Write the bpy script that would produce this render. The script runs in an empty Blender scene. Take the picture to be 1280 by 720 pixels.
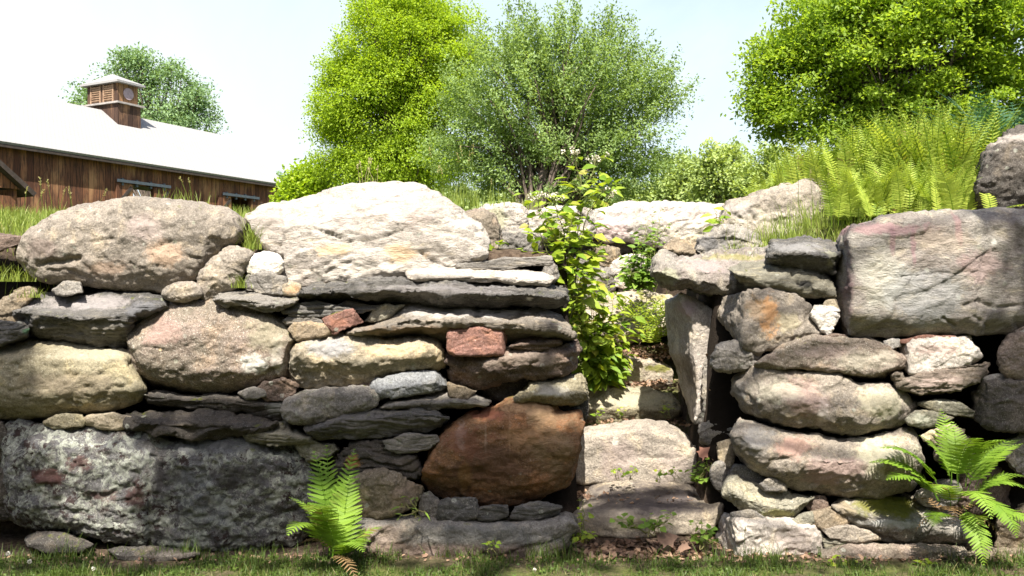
import bpy, math, random
import numpy as np
from mathutils import Vector

R = math.radians
random.seed(11)
RNG = np.random.default_rng(11)
scene = bpy.context.scene
COL = scene.collection

# ------------------------------------------------------------------ camera, sky, sun, exposure
EYE = 1.5
FPX = 1100.0                       # focal length in pixels of a 1280 wide picture
cam_d = bpy.data.cameras.new("camera")
cam_d.sensor_width = 36.0
cam_d.lens = 36.0 * FPX / 1280.0
cam_d.clip_start = 0.05
cam_d.clip_end = 4000.0
cam = bpy.data.objects.new("camera", cam_d)
cam.location = (0, 0, EYE)
cam.rotation_euler = (R(90), 0, 0)
COL.objects.link(cam)
scene.camera = cam

SUN_EL, SUN_AZ = 55.0, 181.5       # azimuth clockwise from +Y: behind the camera
SUN = Vector((math.sin(R(SUN_AZ)) * math.cos(R(SUN_EL)), math.cos(R(SUN_AZ)) * math.cos(R(SUN_EL)), math.sin(R(SUN_EL))))
world = bpy.data.worlds.new("World")
scene.world = world
world.use_nodes = True
wn = world.node_tree
sky = wn.nodes.new("ShaderNodeTexSky")
sky.sky_type = 'NISHITA'
sky.sun_disc = False
sky.sun_elevation = R(SUN_EL)
sky.sun_rotation = R(SUN_AZ)
sky.air_density = 1.0
sky.dust_density = 2.5
sky.ozone_density = 1.0
# thin bright cloud veil over the northern half of the sky, clear sky behind the viewer
def _w(t, **p):
    n = wn.nodes.new("ShaderNode" + t)
    for k, v in p.items(): setattr(n, k, v)
    return n
_tc = _w("TexCoord"); _sp = _w("SeparateXYZ"); wn.links.new(_tc.outputs[0], _sp.inputs[0])
_my = _w("MapRange", interpolation_type='SMOOTHSTEP'); _my.inputs[1].default_value = -.15; _my.inputs[2].default_value = .6; wn.links.new(_sp.outputs[1], _my.inputs[0])
_mz = _w("MapRange", interpolation_type='SMOOTHSTEP'); _mz.inputs[1].default_value = .62; _mz.inputs[2].default_value = .16; _mz.inputs[3].default_value = .0; _mz.inputs[4].default_value = .92; wn.links.new(_sp.outputs[2], _mz.inputs[0])
_ns = _w("TexNoise"); _ns.inputs["Scale"].default_value = 3.2; _ns.inputs["Detail"].default_value = 7; _ns.inputs["Roughness"].default_value = .6; _ns.inputs["Distortion"].default_value = .6; wn.links.new(_tc.outputs[0], _ns.inputs[0])
_mn = _w("MapRange", interpolation_type='SMOOTHSTEP'); _mn.inputs[1].default_value = .35; _mn.inputs[2].default_value = .68; _mn.inputs[3].default_value = .80; _mn.inputs[4].default_value = 1.18; wn.links.new(_ns.outputs[0], _mn.inputs[0])
_m1 = _w("Math", operation='MULTIPLY'); wn.links.new(_my.outputs[0], _m1.inputs[0]); wn.links.new(_mz.outputs[0], _m1.inputs[1])
_m2 = _w("Math", operation='MULTIPLY', use_clamp=True); wn.links.new(_m1.outputs[0], _m2.inputs[0]); wn.links.new(_mn.outputs[0], _m2.inputs[1])
_mx = _w("Mix", data_type='RGBA'); wn.links.new(_m2.outputs[0], _mx.inputs[0]); wn.links.new(sky.outputs[0], _mx.inputs[6]); _mx.inputs[7].default_value = (3.85, 4.45, 4.7, 1)
# whiter towards the left, over the barn
_ml = _w("MapRange", interpolation_type='SMOOTHSTEP'); _ml.inputs[1].default_value = .1; _ml.inputs[2].default_value = -.55; _ml.inputs[3].default_value = 0; _ml.inputs[4].default_value = 1; wn.links.new(_sp.outputs[0], _ml.inputs[0])
_ml2 = _w("Math", operation='MULTIPLY'); wn.links.new(_ml.outputs[0], _ml2.inputs[0]); wn.links.new(_m1.outputs[0], _ml2.inputs[1])
_mx2 = _w("Mix", data_type='RGBA'); wn.links.new(_ml2.outputs[0], _mx2.inputs[0]); wn.links.new(_mx.outputs[2], _mx2.inputs[6]); _mx2.inputs[7].default_value = (4.05, 4.4, 4.5, 1)
_mx = _mx2
wn.links.new(_mx.outputs[2], wn.nodes["Background"].inputs[0])
wn.nodes["Background"].inputs[1].default_value = 0.09
sun_d = bpy.data.lights.new("sun", 'SUN')
sun_d.energy = 5.0
sun_d.angle = R(0.53)
sun_d.color = (1.0, 0.94, 0.84)
sun = bpy.data.objects.new("sun", sun_d)
sun.rotation_euler = SUN.to_track_quat('Z', 'Y').to_euler()
sun.location = SUN * 60
COL.objects.link(sun)
scene.view_settings.view_transform = 'Standard'
scene.view_settings.look = 'None'
scene.view_settings.gamma = 1.0
scene.view_settings.exposure = 1.52

# ------------------------------------------------------------------ helpers
def at(px, py, Y):
    """The point at distance Y that the photograph shows at (px, py)."""
    return Vector(((px - 640) / FPX * Y, Y, EYE + (360 - py) / FPX * Y))

def tag(o, label=None, cat=None, group=None, kind=None):
    if label: o['label'] = label
    if cat: o['category'] = cat
    if group: o['group'] = group
    if kind: o['kind'] = kind
    return o

def empty(name, loc):
    o = bpy.data.objects.new(name, None)
    o.location = loc
    o.empty_display_size = 0.1
    COL.objects.link(o)
    return o

def wloc(o):
    v = Vector(o.location)
    while o.parent: o = o.parent; v = v + Vector(o.location)
    return v

def mesh_np(name, V, F, mat=None, rnd=None, parent=None, smooth=False, origin=None):
    """One mesh object from a vertex array and a face array of constant size (or a list of them)."""
    V = np.asarray(V, dtype=np.float32).reshape(-1, 3)
    Fs = F if isinstance(F, list) else [F]
    Fs = [np.asarray(f, dtype=np.int32) for f in Fs if len(f)]
    loc = Vector((0, 0, 0))
    if origin is not None:
        loc = Vector(origin)
        V = V - np.array(loc, dtype=np.float32)
    me = bpy.data.meshes.new(name)
    me.vertices.add(len(V))
    me.vertices.foreach_set("co", V.ravel())
    loops = np.concatenate([f.ravel() for f in Fs])
    tot = np.concatenate([np.full(len(f), f.shape[1], dtype=np.int32) for f in Fs])
    start = np.concatenate([[0], np.cumsum(tot)[:-1]]).astype(np.int32)
    me.loops.add(len(loops))
    me.loops.foreach_set("vertex_index", loops)
    me.polygons.add(len(tot))
    me.polygons.foreach_set("loop_start", start)
    me.polygons.foreach_set("loop_total", tot)
    me.polygons.foreach_set("use_smooth", np.full(len(tot), smooth, dtype=bool))
    me.update(calc_edges=True)
    if rnd is not None:
        a = me.attributes.new("rnd", 'FLOAT', 'POINT')
        a.data.foreach_set("value", np.asarray(rnd, dtype=np.float32))
    if mat: me.materials.append(mat)
    o = bpy.data.objects.new(name, me)
    COL.objects.link(o)
    if parent is not None:
        o.parent = parent
        o.location = loc - wloc(parent)
    else:
        o.location = loc
    return o

class Geo:
    """Collects pieces of one mesh."""
    def __init__(s): s.V = []; s.F4 = []; s.F3 = []; s.r = []; s.n = 0
    def add(s, V, F, r=None):
        V = np.asarray(V, dtype=np.float32).reshape(-1, 3); F = np.asarray(F, dtype=np.int32)
        s.V.append(V)
        (s.F4 if F.shape[1] == 4 else s.F3).append(F + s.n)
        s.r.append(np.zeros(len(V)) if r is None else np.broadcast_to(r, (len(V),)))
        s.n += len(V)
    def box(s, c, ax, ay, az):
        """Box centre c with half vectors."""
        c, ax, ay, az = (np.array(v, dtype=float) for v in (c, ax, ay, az))
        V = [c + i * ax + j * ay + k * az for k in (-1, 1) for j in (-1, 1) for i in (-1, 1)]
        s.add(V, [[0, 2, 3, 1], [4, 5, 7, 6], [0, 1, 5, 4], [2, 6, 7, 3], [0, 4, 6, 2], [1, 3, 7, 5]])
    def prism(s, poly, d):
        """Closed prism: polygon poly (3D points) pushed along d. Convex polygons."""
        P = np.array(poly, dtype=float); n = len(P); d = np.array(d, dtype=float)
        V = np.vstack([P, P + d])
        s.add(V, [[i, (i + 1) % n, n + (i + 1) % n, n + i] for i in range(n)])
        s.add(V, [[0, i + 1, i] for i in range(1, n - 1)] + [[n, n + i, n + i + 1] for i in range(1, n - 1)])
    def tube(s, pts, rad, k=6):
        P = np.array(pts, dtype=float); n = len(P)
        rad = np.broadcast_to(rad, (n,))
        T = np.gradient(P, axis=0); T /= np.linalg.norm(T, axis=1)[:, None] + 1e-9
        ref = np.where(np.abs(T[:, 2:3]) > .9, np.array([[1., 0, 0]]), np.array([[0, 0, 1.]]))
        A = np.cross(T, ref); A /= np.linalg.norm(A, axis=1)[:, None] + 1e-9
        B = np.cross(T, A)
        th = np.arange(k) * 2 * math.pi / k
        V = P[:, None, :] + rad[:, None, None] * (np.cos(th)[None, :, None] * A[:, None, :] + np.sin(th)[None, :, None] * B[:, None, :])
        i = np.arange(n - 1)[:, None] * k; j = np.arange(k)[None, :]; j2 = (j + 1) % k
        F = np.stack([i + j, i + j2, i + k + j2, i + k + j], -1).reshape(-1, 4)
        s.add(V.reshape(-1, 3), F)
    def build(s, name, mat, parent=None, smooth=False, origin=None, rnd=True):
        F = []
        if s.F4: F.append(np.vstack(s.F4))
        if s.F3: F.append(np.vstack(s.F3))
        return mesh_np(name, np.vstack(s.V), F, mat, np.concatenate(s.r) if rnd else None, parent, smooth, origin)

# ------------------------------------------------------------------ noise (vectorised)
_perm = RNG.permutation(256).astype(np.int64); _perm = np.concatenate([_perm, _perm, _perm])
_g = RNG.normal(size=(256, 3)); _g /= np.linalg.norm(_g, axis=1)[:, None]
def perlin(p):
    p = np.asarray(p, dtype=np.float64); i = np.floor(p).astype(np.int64); f = p - i; i &= 255
    u = f * f * f * (f * (f * 6 - 15) + 10)
    out = 0
    for dx in (0, 1):
        wx = u[:, 0] if dx else 1 - u[:, 0]
        for dy in (0, 1):
            wy = u[:, 1] if dy else 1 - u[:, 1]
            for dz in (0, 1):
                wz = u[:, 2] if dz else 1 - u[:, 2]
                h = _perm[_perm[_perm[i[:, 0] + dx] + i[:, 1] + dy] + i[:, 2] + dz]
                out = out + wx * wy * wz * ((f - (dx, dy, dz)) * _g[h]).sum(1)
    return out * 1.5
def fbm(p, o=4, gain=.5):
    s = 0; a = 1.0
    for k in range(o):
        s = s + a * perlin(p * (2.03 ** k) + 17.3 * k); a *= gain
    return s
def sstep(x, a, b):
    t = np.clip((x - a) / (b - a), 0, 1); return t * t * (3 - 2 * t)

# ------------------------------------------------------------------ materials
class NT:
    def __init__(s, name):
        s.m = bpy.data.materials.new(name); s.m.use_nodes = True
        s.t = s.m.node_tree; s.t.nodes.clear()
        s.out = s.t.nodes.new("ShaderNodeOutputMaterial")
    def n(s, typ, props=None, **inp):
        nd = s.t.nodes.new("ShaderNode" + typ)
        for k, v in (props or {}).items(): setattr(nd, k, v)
        for k, v in inp.items():
            key = int(k[1:]) if k[0] == 'i' and k[1:].isdigit() else k.replace('_', ' ')
            s.put(nd.inputs[key], v)
        return nd
    def put(s, sock, v):
        if isinstance(v, bpy.types.Node): v = v.outputs[0]
        if isinstance(v, bpy.types.NodeSocket): s.t.links.new(v, sock)
        elif sock.type == 'RGBA': sock.default_value = (*v[:3], 1)
        else: sock.default_value = v
    def noise(s, vec, scale, detail=6, rough=.6, dist=0.):
        return s.n("TexNoise", Vector=vec, Scale=scale, Detail=detail, Roughness=rough, Distortion=dist).outputs[0]
    def rng(s, v, a, b, c=0., d=1., smooth=True):
        return s.n("MapRange", {'interpolation_type': 'SMOOTHSTEP' if smooth else 'LINEAR'}, i0=v, i1=a, i2=b, i3=c, i4=d).outputs[0]
    def mix(s, f, a, b, mode='MIX'):
        nd = s.n("Mix", {'data_type': 'RGBA', 'blend_type': mode})
        s.put(nd.inputs[0], f); s.put(nd.inputs[6], a); s.put(nd.inputs[7], b)
        return nd.outputs[2]
    def math(s, op, a, b=0., clamp=False):
        return s.n("Math", {'operation': op, 'use_clamp': clamp}, i0=a, i1=b).outputs[0]
    def vmath(s, op, a, b=(0, 0, 0)):
        nd = s.n("VectorMath", {'operation': op}, i0=a, i1=b)
        return nd.outputs[1] if op in ('LENGTH', 'DOT_PRODUCT', 'DISTANCE') else nd.outputs[0]
    def done(s, col, rough=.85, spec=.25, bump=None, strength=.6, dist=.02):
        b = s.n("BsdfPrincipled", Base_Color=col, Roughness=rough)
        b.inputs["Specular IOR Level"].default_value = spec
        if bump is not None:
            s.put(b.inputs["Normal"], s.n("Bump", Strength=strength, Distance=dist, Height=bump))
        s.t.links.new(b.outputs[0], s.out.inputs[0])
        return s.m

def rock_mat(name, main, alt, dark=None, lich=0., lcol=(.46, .48, .40), strata=0., spots=(), origin=(0, 0, 0), seed=0, spk=.25, contrast=1., tilt=0., lscale=6., top_moss=0., holes=None):
    """Rock: two mottled tones, dark seams, grain, mineral specks, lichen and placed patches of stain, moss, lichen, or painted light and shade."""
    t = NT(name)
    dark = dark or tuple(c * .38 for c in main)
    obj = t.n("TexCoord").outputs[3]
    p = t.vmath('ADD', obj, (seed * 3.71 % 50, seed * 7.13 % 50, seed * 1.37 % 50))
    ps = t.n("Mapping", Vector=p, Scale=(1, 1, 1 + 6 * strata), Rotation=(0, R(tilt), 0)).outputs[0]
    n1 = t.noise(p, 3.2, 7, .62, .3)
    col = t.mix(t.rng(n1, .38, .62), main, alt)
    n1b = t.noise(ps, 7.5, 6, .65, .6)
    col = t.mix(t.math('MULTIPLY', t.rng(n1b, .5, .70), .7), col, tuple(min(1, c * k) for c, k in zip(main, (1.5, 1.42, 1.22))) if True else tuple(min(1, c * 1.45) for c in main))
    n2 = t.noise(ps, 13, 9, .72, .4)
    col = t.mix(t.math('MULTIPLY', t.rng(n2, .50, .70), .80 * contrast), col, dark)
    n3 = t.noise(ps, 75, 5, .75)
    col = t.mix(1.0, col, t.n("CombineColor", i0=t.rng(n3, .30, .70, .58, 1.42, False), i1=t.rng(n3, .30, .70, .58, 1.42, False), i2=t.rng(n3, .30, .70, .58, 1.42, False)).outputs[0], 'MULTIPLY')
    n4 = t.noise(p, 150, 3, .6)
    col = t.mix(t.math('MULTIPLY', t.rng(n4, .60, .68), spk), col, (.68, .66, .60))
    col = t.mix(t.math('MULTIPLY', t.rng(n4, .40, .32), spk * 1.6), col, tuple(c * .22 for c in main))
    vd = t.n("TexVoronoi", Vector=t.n("Mapping", Vector=t.vmath('ADD', p, t.vmath('MULTIPLY', t.n("TexNoise", Vector=p, Scale=60., Detail=3.).outputs[1], (.02, .02, .02))), Scale=(1, 1, 1)).outputs[0], Scale=17.)
    pick = t.n("SeparateColor", i0=vd.outputs[1])
    disc = t.math('MULTIPLY', t.rng(vd.outputs[0], .26, .20), t.math('GREATER_THAN', pick.outputs[0], .86))
    col = t.mix(t.math('MULTIPLY', t.math('MULTIPLY', disc, t.rng(t.noise(p, 90, 3, .6), .35, .55, .3, 1.)), .6), col, t.mix(pick.outputs[1], (.45, .46, .40), (.26, .27, .20)))
    if lich > 0:
        n5 = t.noise(p, lscale, 10, .78, .5)
        th = .70 - .30 * lich
        m = t.math('MULTIPLY', t.rng(n5, th, th + .05), t.rng(t.noise(p, 45, 4, .7), .3, .55, .25, .92))
        lc = t.mix(t.rng(t.noise(p, 40, 4, .6), .4, .6), lcol, tuple(c * .62 for c in lcol))
        col = t.mix(m, col, lc)
    if holes:
        n7 = t.noise(p, 19, 6, .7, .2)
        col = t.mix(t.math('MULTIPLY', t.rng(n7, .55, .58), t.rng(t.noise(p, 4.5, 4, .6), .40, .52)), col, holes)
    for (sx, sy, sz, rx, rz, c, st, rag) in spots:
        d = t.vmath('MULTIPLY', t.vmath('SUBTRACT', obj, (sx - origin[0], sy - origin[1], sz - origin[2])), (1 / rx, .25 / max(rx, rz), 1 / rz))
        dd = t.math('ADD', t.vmath('LENGTH', d), t.math('MULTIPLY', t.math('SUBTRACT', t.noise(p, max(5., min(40., .75 / math.sqrt(rx * rz))), 9, .78), .5), 3.4 * rag))
        col = t.mix(t.math('MULTIPLY', t.math('MULTIPLY', t.rng(dd, 1.15, .55), st), t.rng(n3, .25, .5, .7, 1.)), col, c)
    if top_moss > 0:
        nz = t.n("SeparateXYZ", Vector=t.n("NewGeometry").outputs[1]).outputs[2]
        mm = t.math('MULTIPLY', t.rng(nz, .55, .85), t.rng(t.noise(p, 8, 8, .7), .62 - .25 * top_moss, .72 - .25 * top_moss))
        col = t.mix(mm, col, t.mix(t.noise(p, 60, 4, .7), (.06, .075, .012), (.16, .17, .03)))
    n6 = t.noise(ps, 34, 8, .7, .3)
    h = t.math('ADD', t.math('MULTIPLY', n2, 1.0), t.math('ADD', t.math('MULTIPLY', n6, .7), t.math('MULTIPLY', n3, .3)))
    return t.done(col, .9, .15, h, .8, .03)

def leaf_mat(name, dark, light, trans=.35, rough=.5, warm=None, spec=.3):
    """Leaf: colour varies from leaf to leaf, light passes through."""
    t = NT(name)
    r = t.n("Attribute", {'attribute_name': 'rnd'}).outputs[2]
    col = t.mix(r, dark, light)
    if warm: col = t.mix(t.rng(r, .93, 1.0), col, warm)
    b = t.n("BsdfPrincipled", Base_Color=col, Roughness=rough); b.inputs["Specular IOR Level"].default_value = spec
    tr = t.n("BsdfTranslucent", Color=t.mix(1.0, col, (1.25, 1.2, .55), 'MULTIPLY'))
    mx = t.n("MixShader", i0=trans); t.put(mx.inputs[1], b); t.put(mx.inputs[2], tr)
    t.t.links.new(mx.outputs[0], t.out.inputs[0])
    return t.m

def bark_mat(name, a, b):
    t = NT(name)
    p = t.n("Mapping", Vector=t.n("TexCoord").outputs[3], Scale=(6, 6, 1.2)).outputs[0]
    n = t.noise(p, 4, 8, .7)
    return t.done(t.mix(t.rng(n, .35, .65), a, b), .9, .2, n, .8, .03)

def plain_mat(name, a, b=None, scale=8., rough=.8, spec=.25):
    t = NT(name)
    n = t.noise(t.n("TexCoord").outputs[3], scale, 7, .65)
    return t.done(t.mix(t.rng(n, .3, .7), a, b or tuple(c * .6 for c in a)), rough, spec, n, .4, .01)

# ------------------------------------------------------------------ leaves
LEAF_DIAMOND = (np.array([[0, 0, 0], [.45, .5, .07], [1, 0, -.04], [.45, -.5, .07]]), np.array([[0, 1, 2, 3]]))
LEAF_FOLD = (np.array([[0, 0, 0], [.3, .44, .08], [.68, .30, .03], [1, 0, -.10], [.68, -.30, .03], [.3, -.44, .08], [.4, 0, 0]]),
             np.array([[0, 6, 1, 1], [1, 6, 2, 2], [6, 3, 2, 2], [0, 5, 6, 6], [5, 4, 6, 6], [6, 4, 3, 3]])[:, :3])
_mp = [(0, 0), (.12, .30), (.02, .52), (.30, .36), (.45, .62), (.62, .30), (1, 0), (.62, -.30), (.45, -.62), (.30, -.36), (.02, -.52), (.12, -.30)]
LEAF_MAPLE = (np.array([[x, y, .08 * abs(y)] for x, y in _mp] + [[.35, 0, 0]]), np.array([[12, (i + 1) % 12, i] for i in range(12)]))

def nrm(a): return a / (np.linalg.norm(a, axis=-1, keepdims=True) + 1e-9)

def leaves(geo, P, axis, normal, L, W, tmpl, rnd):
    """Adds one leaf per row of P: along axis, facing normal."""
    P = np.asarray(P, float); A = nrm(np.asarray(axis, float))
    S = nrm(np.cross(np.asarray(normal, float), A)); N = np.cross(A, S)
    T, F = tmpl
    n, k = len(P), len(T)
    L = np.broadcast_to(L, (n,))[:, None, None]; W = np.broadcast_to(W, (n,))[:, None, None]
    V = P[:, None, :] + L * T[None, :, 0:1] * A[:, None, :] + W * T[None, :, 1:2] * S[:, None, :] + L * T[None, :, 2:3] * N[:, None, :]
    Fa = (np.arange(n)[:, None, None] * k + F[None]).reshape(-1, F.shape[1])
    geo.add(V.reshape(-1, 3), Fa, np.repeat(np.broadcast_to(rnd, (n,)), k))

def blades(geo, P, h, w, lean, rnd, seg=3, curl=.5):
    """Grass blades: tapering bent strips rooted at P."""
    n = len(P)
    a = RNG.uniform(0, 2 * math.pi, n); D = np.stack([np.cos(a), np.sin(a), np.zeros(n)], 1)
    b = a + RNG.uniform(.6, 2.5, n); S = np.stack([np.cos(b), np.sin(b), np.zeros(n)], 1)
    h = np.broadcast_to(h, (n,)); lean = np.broadcast_to(lean, (n,)) * RNG.uniform(.2, 1.3, n)
    rows = []
    for i in range(seg + 1):
        t = i / seg
        c = P + D * (h * lean * t ** 1.8)[:, None] + np.array([0, 0, 1.]) * (h * (t - curl * lean * t * t * .5))[:, None]
        ww = (w * (1 - t) ** .7 * .5 + (0 if i < seg else .0002))
        rows += [c - S * np.reshape(ww, (-1, 1)), c + S * np.reshape(ww, (-1, 1))]
    V = np.stack(rows, 1); k = 2 * (seg + 1)
    F = np.array([[2 * i, 2 * i + 1, 2 * i + 3, 2 * i + 2] for i in range(seg)])
    geo.add(V.reshape(-1, 3), (np.arange(n)[:, None, None] * k + F[None]).reshape(-1, 4), np.repeat(rnd, k))

# ------------------------------------------------------------------ terrain: one sheet, a low lawn, the soil bank behind the wall, the stair cut, the upper field
def terrain_z(x, y):
    low = 0.02 * fbm(np.stack([x * .8, y * .8, x * 0], 1), 3)
    up = np.interp(y, [5.4, 5.7, 6.6, 8.2, 12, 40, 80, 1000], [1.68, 1.76, 1.95, 2.14, 2.15, 1.9, 1.9, 2.2]) + .03 * fbm(np.stack([x * .9, y * .9, x * 0 + 3], 1), 3)
    up = up + np.where(y < 9, .16 * sstep(x, 2.0, 2.6) * sstep(y, 5.6, 6.2) * sstep(-y, -9, -7), 0)
    up = up - (.13 + .2 * sstep(y, 6.7, 7.3)) * sstep(x, .95, 1.15) * sstep(-x, -2.4, -2.0) * sstep(-y, -8.4, -8.15)
    cut = np.interp(y, [5.15, 5.3, 5.72, 5.82, 6.35, 6.45, 6.8, 6.9, 7.2, 7.3, 8.2, 8.45], [0, .05, .10, .38, .45, .58, .66, .78, .86, 1.0, 1.35, 2.12])
    xl = np.interp(y, [5.5, 5.65, 5.8, 8.4], [.42, .42, -.30, -.30]); xr = np.interp(y, [5.2, 6.0, 7.5], [1.15, 1.22, 1.38])
    side = np.where((x < .40) & (y > 5.6), 1.45, cut)
    w = sstep(x, xl - .08, xl) * sstep(-x, -xr - .10, -xr)
    cutz = np.maximum(cut, side * sstep(-x, -.62, -.36))
    cutz = np.where(y < 8.2, cutz, cut)
    z = up * (1 - w) + np.minimum(cutz, up) * w
    left = 1 - .55 * sstep(-x, 2.55, 2.75) * sstep(y, 5.3, 5.4) * sstep(-y, -5.9, -5.6)
    z = z * left
    f = sstep(y, 5.36, 5.50)
    f = np.where((x > xl) & (x < xr), sstep(y, 5.1, 5.25), f)
    return low * (1 - f) + z * f
_d = np.geomspace(.08, 260, 46)
gx = np.concatenate([-4 - np.cumsum(_d)[::-1], np.arange(-4, 4.001, .07), 4 + np.cumsum(_d)])
gy = np.concatenate([3 - np.cumsum(_d)[::-1], np.arange(3, 9.001, .06), 9 + np.cumsum(_d)])
XX, YY = np.meshgrid(gx, gy)
ZZ = terrain_z(XX.ravel(), YY.ravel())
nx, ny = len(gx), len(gy)
_i = (np.arange(ny - 1)[:, None] * nx + np.arange(nx - 1)[None, :]).ravel()
t = NT("soil and turf")
g = t.n("NewGeometry"); pz = t.n("TexCoord").outputs[3]
nz = t.n("SeparateXYZ", Vector=g.outputs[1]).outputs[2]
a1 = t.noise(pz, 2.2, 8, .7); a2 = t.noise(pz, 30, 8, .75); a3 = t.noise(pz, 120, 4, .7)
soil = t.mix(t.rng(a2, .35, .65), (.05, .034, .024), (.15, .11, .08))
soil = t.mix(t.rng(nz, .75, .35), soil, (.022, .017, .013))  # steep soil darkened, putting the shade of the wall gaps into its colour
turf = t.mix(t.rng(a2, .3, .7), (.05, .075, .015), (.15, .16, .05))
yy = t.n("SeparateXYZ", Vector=pz).outputs[1]
near = t.rng(yy, 4.95, 4.6)
far = t.rng(yy, 5.6, 6.6)
cover = t.math('MULTIPLY', t.math('MAXIMUM', t.math('MULTIPLY', near, t.rng(a1, .35, .6)), far), t.rng(nz, .6, .85))
colr = t.mix(cover, soil, turf)
ground_m = t.done(colr, .95, .1, t.math('ADD', a2, t.math('MULTIPLY', a3, .5)), .8, .03)
ground = mesh_np("ground", np.stack([XX.ravel(), YY.ravel(), ZZ], 1), np.stack([_i, _i + 1, _i + nx + 1, _i + nx], 1), ground_m, smooth=True)
tag(ground, "soil and turf ground rising behind the stone wall", "ground", kind='structure')

def gz(x, y):
    return terrain_z(np.atleast_1d(np.asarray(x, float)), np.atleast_1d(np.asarray(y, float)))

# ------------------------------------------------------------------ stones
PAL = {
    'greytan': ((.335, .30, .26), (.235, .212, .185)), 'pale': ((.49, .445, .395), (.37, .33, .29)),
    'pink': ((.275, .225, .195), (.215, .19, .155)), 'olive': ((.30, .275, .195), (.21, .19, .135)),
    'slate': ((.195, .185, .172), (.112, .107, .100)), 'dark': ((.12, .108, .098), (.07, .066, .062)),
    'brown': ((.20, .15, .125), (.12, .095, .085)), 'rust': ((.30, .15, .075), (.19, .115, .065)),
    'brick': ((.27, .145, .115), (.21, .115, .095)), 'blue': ((.27, .278, .285), (.19, .195, .20)),
    'licgrey': ((.165, .165, .17), (.105, .105, .115)), 'tan': ((.30, .245, .18), (.20, .17, .13)),
    'yellow': ((.42, .36, .26), (.30, .28, .24)), 'grey': ((.30, .285, .265), (.20, .19, .18)),
    'purple': ((.31, .295, .27), (.225, .20, .185)), 'green': ((.285, .275, .225), (.20, .195, .16)),
    'cream': ((.50, .44, .33), (.40, .34, .26)), 'white': ((.62, .58, .53), (.48, .45, .41)),
    'step': ((.42, .375, .31), (.31, .27, .22)),
}
LW = "stones of the left wall section"
RW = "stones of the right wall section"
ST = "stone steps"
HS = "stones at the head of the steps"
_sid = [0]

def resample(P, n):
    P = np.asarray(P, float); Q = np.vstack([P, P[:1]])
    L = np.concatenate([[0], np.cumsum(np.linalg.norm(np.diff(Q, axis=0), axis=1))])
    s = np.linspace(0, L[-1], n, endpoint=False)
    return np.stack([np.interp(s, L, Q[:, 0]), np.interp(s, L, Q[:, 1])], 1)
def chaikin(P, k):
    P = np.asarray(P, float)
    for _ in range(k):
        N = np.roll(P, -1, 0); P = np.stack([.75 * P + .25 * N, .25 * P + .75 * N], 1).reshape(-1, 2)
    return P
def column(P, x):
    """Top and bottom of polygon P on the vertical through each x."""
    top = np.full(len(x), np.nan); bot = np.full(len(x), np.nan)
    Q = np.roll(P, -1, 0)
    for i, xv in enumerate(x):
        m = ((P[:, 0] <= xv) & (Q[:, 0] > xv)) | ((Q[:, 0] <= xv) & (P[:, 0] > xv))
        if m.sum() >= 2:
            a, b = P[m], Q[m]
            y = a[:, 1] + (xv - a[:, 0]) / (b[:, 0] - a[:, 0]) * (b[:, 1] - a[:, 1])
            top[i], bot[i] = y.min(), y.max()
    ok = ~np.isnan(top)
    return np.interp(x, x[ok], top[ok]), np.interp(x, x[ok], bot[ok])

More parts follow.
